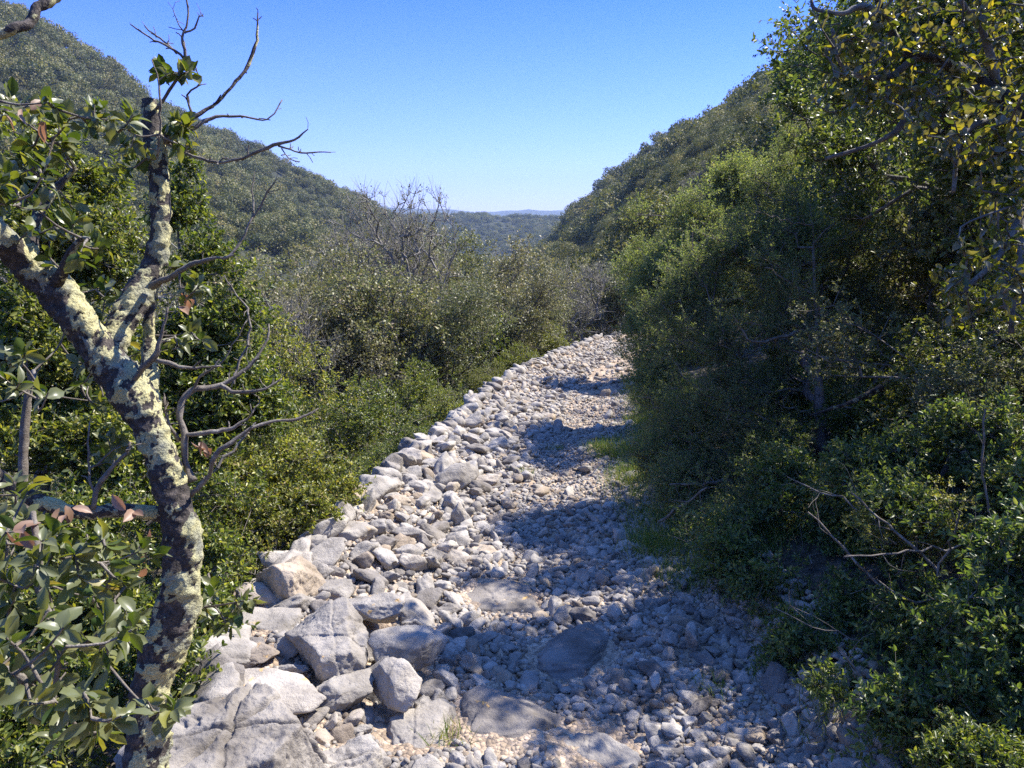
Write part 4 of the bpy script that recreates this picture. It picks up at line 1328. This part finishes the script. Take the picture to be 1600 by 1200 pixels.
# leafy sprays against the sky at the top right
shaped('oak_tree', (4.4, 4.6), [(1620, 480, 4.5), (1560, 330, 4.4), (1440, 180, 4.2), (1330, 100, 4.1)],
       [(1250, 40, 4.0, .18), (1235, 95, 4.0, .16), (1300, 60, 4.0, .25), (1380, 120, 4.0, .3), (1450, 60, 4.0, .35), (1560, 130, 4.0, .4), (1330, 180, 4.1, .22), (1480, 230, 4.0, .35), (1580, 300, 3.9, .35), (1420, -60, 4.0, .4), (1560, -80, 4, .5), (1640, 60, 4, .5), (1295, 235, 4.7, .26), (1380, 270, 4.7, .28), (1350, 340, 4.8, .25), (1240, 170, 4.8, .12)],
       800, 212, M['wallleaf'], M['bark'], 'evergreen oak whose leafy sprays stand against the sky at the upper right', r_base=.06, ntw=4, tl=.13, nl=9, L=.032, W=.015, **{**OKR, 'seg': .15, 'twr': .0012, 'gf': 3, 'gap': .1})

# overhanging oak close on the right
ov = empty('oak_tree', (0, 0, 0))
tag(ov, 'overhanging oak with yellow backlit leaves and dark crooked limbs, close at the top right', 'tree')
CL2 = []
limb('trunk', [(1800, 420, 2.9, 40), (1720, 330, 2.8, 30), (1640, 230, 2.7, 22), (1560, 150, 2.62, 14), (1480, 98, 2.6, 10), (1420, 84, 2.6, 8), (1405, 75, 2.6, 8), (1385, 30, 2.6, 7), (1365, -20, 2.6, 6)], ov, 16, .01, .3, 61, .1, cl=CL2)
tw2 = [[(1385, 30, 2.6, 5), (1350, 12, 2.6, 5), (1320, 20, 2.6, 4), (1290, 18, 2.62, 3.4), (1272, 12, 2.64, 3), (1268, 0, 2.64, 2)],
       [(1470, 95, 2.6, 6), (1430, 92, 2.6, 6), (1390, 120, 2.6, 5), (1340, 118, 2.6, 4), (1312, 98, 2.6, 4), (1300, 45, 2.6, 2.4)],
       [(1560, 150, 2.62, 9), (1480, 130, 2.6, 7), (1430, 160, 2.6, 6), (1400, 205, 2.6, 5), (1350, 230, 2.62, 3.4), (1290, 248, 2.65, 2.4)],
       [(1600, 200, 2.65, 8), (1540, 190, 2.5, 6), (1500, 220, 2.45, 5), (1490, 300, 2.4, 3.4)],
       [(1660, 260, 2.7, 9), (1600, 330, 2.5, 7), (1560, 400, 2.4, 5), (1500, 460, 2.35, 3)],
       [(1560, 150, 2.62, 8), (1540, 60, 2.55, 6), (1500, 0, 2.5, 4)], [(1600, 330, 2.5, 5), (1590, 420, 2.4, 4), (1580, 520, 2.35, 3)]]
for k, q_ in enumerate(tw2):
    limb('branch', q_, ov, 8, .015, 0.0, 70 + k, .12, M['bark'], cl=CL2)
r = np.random.default_rng(15)
regs = [(1330, 60, 70, 60, 26, 2.4, 2.9), (1430, 70, 110, 80, 95, 2.4, 3.0), (1540, 90, 90, 100, 130, 2.4, 3.1), (1370, 150, 70, 40, 16, 2.4, 2.8), (1330, 130, 40, 60, 9, 2.4, 2.7), (1500, 190, 90, 60, 55, 2.2, 2.9), (1680, 20, 170, 130, 140, 2.8, 3.5),
        (1570, 260, 60, 80, 50, 2.2, 2.7), (1560, 370, 60, 60, 26, 2.1, 2.6), (1540, 460, 70, 60, 34, 2.1, 2.6), (1500, 440, 35, 40, 8, 2.1, 2.4), (1300, 150, 30, 30, 3, 2.5, 2.7), (1640, 250, 90, 300, 60, 2.0, 3.0), (1500, -80, 200, 90, 60, 2.3, 3.0), (1770, 250, 150, 280, 150, 2.3, 3.3), (1720, -150, 220, 160, 90, 2.3, 3.3)]
allc = np.vstack(CL2)
Gt, Gl = Geo(), Geo()
ntw_ = 0
for (cx, cy2, rx, ry, m, d0, d1) in regs:
    for _ in range(m):
        while True:
            a, b = r.uniform(-1, 1, 2)
            if a * a + b * b < 1: break
        c = P(cx + a * rx, cy2 + b * ry, r.uniform(d0, d1))
        s0 = allc[int(np.argmin(np.linalg.norm(allc - c, axis=1)))]
        L_ = np.linalg.norm(c - s0)
        mid = (s0 + c) / 2 + r.normal(0, .14, 3) * L_
        cc = catmull(np.vstack([s0, mid, c]), .04)
        ntw_ += 1
        Gk = Geo() if ntw_ <= 100 else Gt
        Gk.add(*tubes(cc[:-1], cc[1:], np.linspace(.0035, .0018, len(cc) - 1), np.linspace(.0034, .0016, len(cc) - 1), 5))
        if ntw_ <= 100: link('twig', Gk.mesh('twig', [M['bark']], True), ov)
        allc = np.vstack([allc, cc[1:]])
        dr = norm((c - mid)[None])[0]
        nl = r.integers(7, 14)
        rad = norm(np.cross(np.repeat(dr[None], nl, 0), r.normal(size=(nl, 3))))
        ld = norm(dr * r.uniform(.2, 1.0, (nl, 1)) + rad * .8 + [0, 0, -.15])
        pos = c + dr * r.uniform(-.07, .01, (nl, 1))
        nn = norm(r.normal(0, .7, (nl, 3)) + np.array([0, 0, .7]))
        Ls = r.uniform(.018, .036, nl)
        Gl.add(*leaf_geo(pos, ld, nn, Ls, Ls * r.uniform(.45, .66, nl), THS[int(r.integers(0, 4))]))
tag(link('twigs', Gt.mesh('twigs', [M['bark']], True), ov), kind='stuff')
link('foliage', Gl.mesh('foliage', [M['yellowleaf']], True), ov)

lt = empty('oak_tree', (0, 0, 0))
tag(lt, 'leaning oak trunk crusted with pale lichen, low between the right hand shrubs', 'tree')
c1 = []
limb('trunk', [(1270, 648, 4.5, 2), (1330, 628, 4.45, 4), (1385, 602, 4.4, 8), (1430, 576, 4.35, 10), (1480, 560, 4.3, 11), (1540, 532, 4.2, 12), (1620, 508, 4.1, 15), (1760, 440, 4.0, 22)], lt, 22, .006, .2, 81, .1, cl=c1)
limb('branch', [(1440, 800, 3.9, 3), (1475, 740, 3.9, 5), (1500, 690, 3.9, 8), (1525, 655, 3.9, 9), (1560, 610, 3.95, 10), (1620, 560, 4.0, 14), (1700, 500, 4.05, 16)], lt, 18, .006, .1, 82, .1)

SK = dict(r_tip=.0016, ntw=4, tl=.09, nl=13, L=.021, W=.009, T=T6, twr=.0011, seg=.1, gap=.0, gf=4.0, up=.55, inner=.25, flat=.3, shell=1.9)
NG = 'shrubs crowding the right verge'
shaped('evergreen_shrub', (1.75, 3.75), [(1260, 900, 3.7), (1250, 820, 3.7)],
       [(1230, 860, 3.6, .2), (1150, 880, 3.7, .16), (1210, 930, 3.4, .15), (1100, 830, 4.0, .13), (1310, 810, 3.8, .22), (1250, 950, 3.4, .17), (1370, 880, 3.5, .2), (1200, 790, 3.9, .14), (1300, 960, 3.2, .17), (1200, 960, 3.3, .09), (1290, 890, 3.6, .22), (1240, 1010, 3.1, .12), (1150, 830, 3.9, .16), (1220, 740, 4.1, .16)],
       820, 221, M['wallleaf'], M['twig'], 'dark small leaved shrub spreading onto the shaded path below the low juniper', 'shrub', NG, r_base=.018, **SK)
shaped('evergreen_shrub', (2.0, 3.0), [(1480, 900, 3.1), (1450, 800, 3.1)],
       [(1400, 800, 3.1, .2), (1490, 860, 3.0, .22), (1450, 990, 2.8, .2), (1350, 1020, 2.8, .17), (1570, 770, 3.0, .22), (1520, 690, 3.2, .2), (1420, 720, 3.3, .15), (1330, 740, 3.4, .12), (1290, 1060, 2.7, .1)],
       760, 222, M['wallleaf'], M['twig'], 'glossy shrub tangled with grey dead stems, right of the middle of the verge', 'shrub', NG, r_base=.02,
       stems=[[(1262, 800, 3.1, .003), (1340, 880, 3.0, .005), (1420, 960, 2.9, .006)], [(1330, 770, 3.0, .003), (1400, 830, 2.9, .005), (1470, 900, 2.8, .006)],
              [(1320, 870, 2.8, .003), (1420, 862, 2.8, .004), (1500, 852, 2.8, .004)], [(1310, 1010, 2.5, .003), (1380, 1100, 2.4, .004), (1420, 1180, 2.3, .005)],
              [(1370, 905, 2.8, .002), (1430, 945, 2.75, .004), (1470, 935, 2.7, .003)], [(1210, 950, 2.9, .0015), (1290, 985, 2.8, .002), (1340, 1000, 2.8, .003)],
              [(1500, 800, 2.6, .003), (1480, 860, 2.7, .004), (1465, 900, 2.7, .004)], [(1540, 640, 2.8, .003), (1536, 720, 2.8, .004), (1545, 800, 2.8, .004)], [(1230, 745, 3.2, .002), (1330, 790, 3.1, .004), (1400, 850, 3.0, .004)]], **SK)
shaped('evergreen_shrub', (1.75, 2.15), [(1540, 1100, 2.3), (1530, 1000, 2.3)],
       [(1570, 980, 2.3, .17), (1480, 1080, 2.3, .15), (1400, 1130, 2.3, .12), (1590, 870, 2.4, .15), (1540, 1080, 2.2, .13), (1630, 1080, 2.2, .17), (1350, 1120, 2.4, .07)],
       460, 223, M['wallleaf'], M['twig'], 'low dark shrub nearest the camera in the bottom right corner', 'shrub', NG, r_base=.015, **SK)
shaped('evergreen_shrub', (1.25, 1.95), [(1540, 1230, 1.95), (1530, 1190, 1.95)],
       [(1520, 1185, 1.95, .08), (1580, 1175, 1.95, .08), (1470, 1200, 1.95, .05)],
       160, 224, M['fresh'], M['twig'], 'small bright green sprig bush at the very bottom right', 'shrub', r_base=.006, **{**SK, 'tl': .05, 'L': .014, 'W': .006, 'nl': 14, 'ntw': 5})
shaped('evergreen_shrub', (3.1, 4.4), [(1560, 700, 4.4), (1540, 640, 4.4)],
       [(1450, 640, 4.5, .3), (1560, 680, 4.4, .35), (1400, 720, 4.4, .25), (1600, 600, 4.5, .35), (1500, 760, 4.2, .3), (1350, 680, 4.8, .25)],
       650, 225, M['shrub'], M['twig'], 'green shrub under the leaning lichened trunk', 'shrub', NG, r_base=.02, **{**SK, 'tl': .12, 'L': .026, 'W': .012})
shaped('evergreen_shrub', (3.6, 6.6), [(1400, 640, 6.6), (1390, 560, 6.6)],
       [(1330, 600, 6.6, .5), (1430, 620, 6.4, .5), (1520, 560, 6.4, .5), (1400, 520, 6.8, .5), (1250, 620, 6.8, .4), (1220, 680, 6.2, .4), (1580, 640, 6, .5)],
       800, 226, M['fresh'], M['twig'], 'bright leaved shrub glimpsed behind the largest juniper trunk', 'shrub', NG, r_base=.03, **{**SK, 'tl': .16, 'L': .036, 'W': .017, 'seg': .2})

r = np.random.default_rng(3)
for (x, y, h) in ((2.35, 3.6, .6), (2.7, 4.3, .7), (2.3, 2.9, .5), (2.9, 3.5, .7), (1.75, 4.9, .4), (2.2, 2.4, .45), (1.7, 2.9, .32), (3.3, 4.0, .8), (1.55, 4.3, .3)):
    put(SHR[int(r.choice([0, 3, 4]))], (x, y, gz(x, y)), r.uniform(0, 6), (h, h, h * .9), 'small green shrub filling the shade under the taller right hand shrubs, one of several alike', 'shrub', 'undershrubs on the right verge')
# left background bushes behind the lichened oak
LG = 'tall bushes behind the lichened oak'
FR = dict(r_tip=.0018, ntw=4, tl=.12, nl=13, L=.028, W=.014, T=T6, twr=.0013, seg=.16, gap=.05, gf=2.6, up=.55, inner=.25, flat=.35, shell=1.8)
shaped('evergreen_shrub', (-2.2, 3.9), [(70, 800, 4.0), (60, 560, 4.0), (80, 350, 4.0), (110, 200, 4.0)],
       [(105, 150, 4.0, .16), (60, 110, 4.1, .1), (90, 240, 4.0, .24), (40, 330, 4.0, .3), (130, 400, 4.0, .3), (60, 500, 3.9, .34), (150, 560, 3.9, .28), (20, 600, 3.8, .3), (100, 680, 3.8, .3), (180, 720, 3.7, .24), (150, 290, 4.2, .14)],
       1000, 231, M['fresh'], M['twig'], 'tall bright green bush reaching above the left hill line', 'shrub', LG, r_base=.035, **FR)
shaped('evergreen_shrub', (-1.75, 4.5), [(330, 780, 4.6), (320, 600, 4.6), (300, 450, 4.6)],
       [(320, 420, 4.7, .22), (380, 500, 4.7, .24), (300, 540, 4.6, .26), (430, 500, 4.6, .12), (350, 620, 4.5, .28), (280, 330, 4.8, .16), (270, 640, 4.4, .25), (400, 640, 4.6, .2), (310, 740, 4.3, .28), (290, 270, 4.8, .08)],
       900, 232, M['fresh'], M['twig'], 'yellow tipped bush showing right of the lichened oak', 'shrub', LG, r_base=.03,
       stems=[[(365, 600, 4.2, .008), (390, 500, 4.3, .006), (350, 430, 4.4, .004)], [(230, 820, 3.6, .01), (330, 740, 3.7, .008), (400, 660, 3.8, .004)]], **FR)
shaped('evergreen_shrub', (-1.55, 3.0), [(180, 1000, 3.1), (190, 900, 3.1)],
       [(120, 850, 3.2, .22), (210, 820, 3.3, .2), (160, 950, 3.0, .22), (60, 960, 3.0, .25), (340, 870, 3.5, .14), (250, 1040, 2.7, .16), (120, 1080, 2.7, .22), (330, 960, 3.1, .12), (30, 1130, 2.5, .22), (330, 800, 3.7, .18)],
       800, 233, M['fresh'], M['twig'], 'bright low bush between the lichened oak and the boulders', 'shrub', LG, r_base=.02, **{**FR, 'L': .024, 'W': .011, 'tl': .1, 'seg': .12})
shaped('evergreen_shrub', (-1.35, 3.9), [(430, 860, 4.0), (440, 800, 4.0)],
       [(400, 830, 4.1, .2), (470, 800, 4.3, .18), (440, 740, 4.5, .22), (380, 760, 4.2, .2), (520, 770, 4.7, .15), (350, 900, 3.6, .14)],
       700, 234, M['shrub'], M['twig'], 'olive bush leaning against the squat pale boulder', 'shrub', LG, r_base=.02, **{**FR, 'L': .022, 'W': .01, 'tl': .1, 'seg': .12})

# right slope filler, each a plant of its own
r = np.random.default_rng(44)
cnt = 0
for _ in range(900):
    y = r.uniform(5, 24); e = 1.8 + 11 * r.random()
    x = float(xr(y)) + e
    if x / y > .78 or x / y < .2 and y < 16: continue
    if not free(x, y, 2.0): continue
    h = r.uniform(.7, 1.05)
    if r.random() < .5:
        k = int(r.integers(0, 4))
        put(OAK[k], (x, y, gz(x, y)), r.uniform(0, 6.28), h, 'oak growing on the right slope behind the junipers, one of many alike', 'tree', 'oaks behind the junipers')
    else:
        k = int(r.choice([0, 3, 4]))
        put(SHR[k], (x, y, gz(x, y)), r.uniform(0, 6.28), h * 1.3, 'evergreen shrub on the right slope behind the junipers, one of many alike', 'shrub', 'shrubs behind the junipers')
    cnt += 1
    if cnt > 60: break

# ------------------------------------------------------------------ grass
r = np.random.default_rng(77)
def tufts(name, spots, label):
    pos, dr, nr_, L_, W_ = [], [], [], [], []
    for (x, y, n_, sp, h) in spots:
        px_ = x + r.normal(0, sp, n_); py_ = y + r.normal(0, sp, n_)
        pz = path_h(px_, py_)
        pos.append(np.stack([px_, py_, pz], -1))
        d = norm(np.stack([r.normal(0, .45, n_), r.normal(0, .45, n_), np.ones(n_)], -1))
        dr.append(d); nr_.append(norm(r.normal(size=(n_, 3)) * [1, 1, .1]))
        L_.append(h * r.uniform(.5, 1.2, n_)); W_.append(r.uniform(.0025, .004, n_))
    tmpl = (np.array([[0, -.5, 0], [0, .5, 0], [.5, .4, .05], [.5, -.4, .05], [.85, .2, .2], [.85, -.2, .2], [1, 0, .3], [1, 0, .3]]), np.array([[0, 1, 2, 3], [3, 2, 4, 5], [5, 4, 6, 7]]))
    v, f = leaf_geo(np.vstack(pos), np.vstack(dr), np.vstack(nr_), np.concatenate(L_), np.concatenate(W_), tmpl)
    tag(link(name, mk_mesh(name, v, [f], False, [M['grass']])), label, 'grass', kind='stuff')
sp_ = []
for _ in range(150):
    y = r.uniform(3.6, 10)
    sp_.append((float(xr(y)) + r.uniform(-.12, .5), y, 110, .09, r.uniform(.07, .17)))
for _ in range(26):
    sp_.append((*(onpath(r.uniform(930, 1010), r.uniform(690, 720)) + [r.normal(0, .05), 0, 0])[:2], 90, .08, .1))
for q_ in ((820, 742), (700, 1150), (1115, 1075), (1190, 1060), (1160, 905), (1210, 1010), (870, 700)):
    c = onpath(*q_)
    sp_.append((c[0], c[1], 70, .04, .07))
for _ in range(30):
    y = r.uniform(2.0, 4.2)
    sp_.append((float(xr(y)) + r.uniform(.05, .4), y, 60, .06, r.uniform(.06, .1)))
tufts('grass', sp_, 'tufts of green and straw coloured grass along the right verge')

# protos never placed are removed
for p_ in OAK + SHR + BARE:
    if p_.name not in USED:
        for ch in list(p_.children): bpy.data.objects.remove(ch)
        bpy.data.objects.remove(p_)

# ------------------------------------------------------------------ air
bpy.context.view_layer.update()
hv = NT('haze_air')
hv.t.nodes.remove(hv.bsdf)
pv = hv.n('VolumePrincipled')
pv.inputs['Color'].default_value = (.5, .68, 1.0, 1)
pv.inputs['Density'].default_value = .0003
hv.l(pv.outputs[0], hv.out.inputs['Volume'])
bx = np.array([[x, y, z] for x in (-3300, 3300) for y in (-3300, 3300) for z in (-140, 150)], float)
bf = np.array([[0, 1, 3, 2], [4, 6, 7, 5], [0, 4, 5, 1], [2, 3, 7, 6], [0, 2, 6, 4], [1, 5, 7, 3]])
tag(link('haze', mk_mesh('haze', bx, [bf], False, [hv.m])), 'thin blue air over the valley', 'haze', kind='stuff')
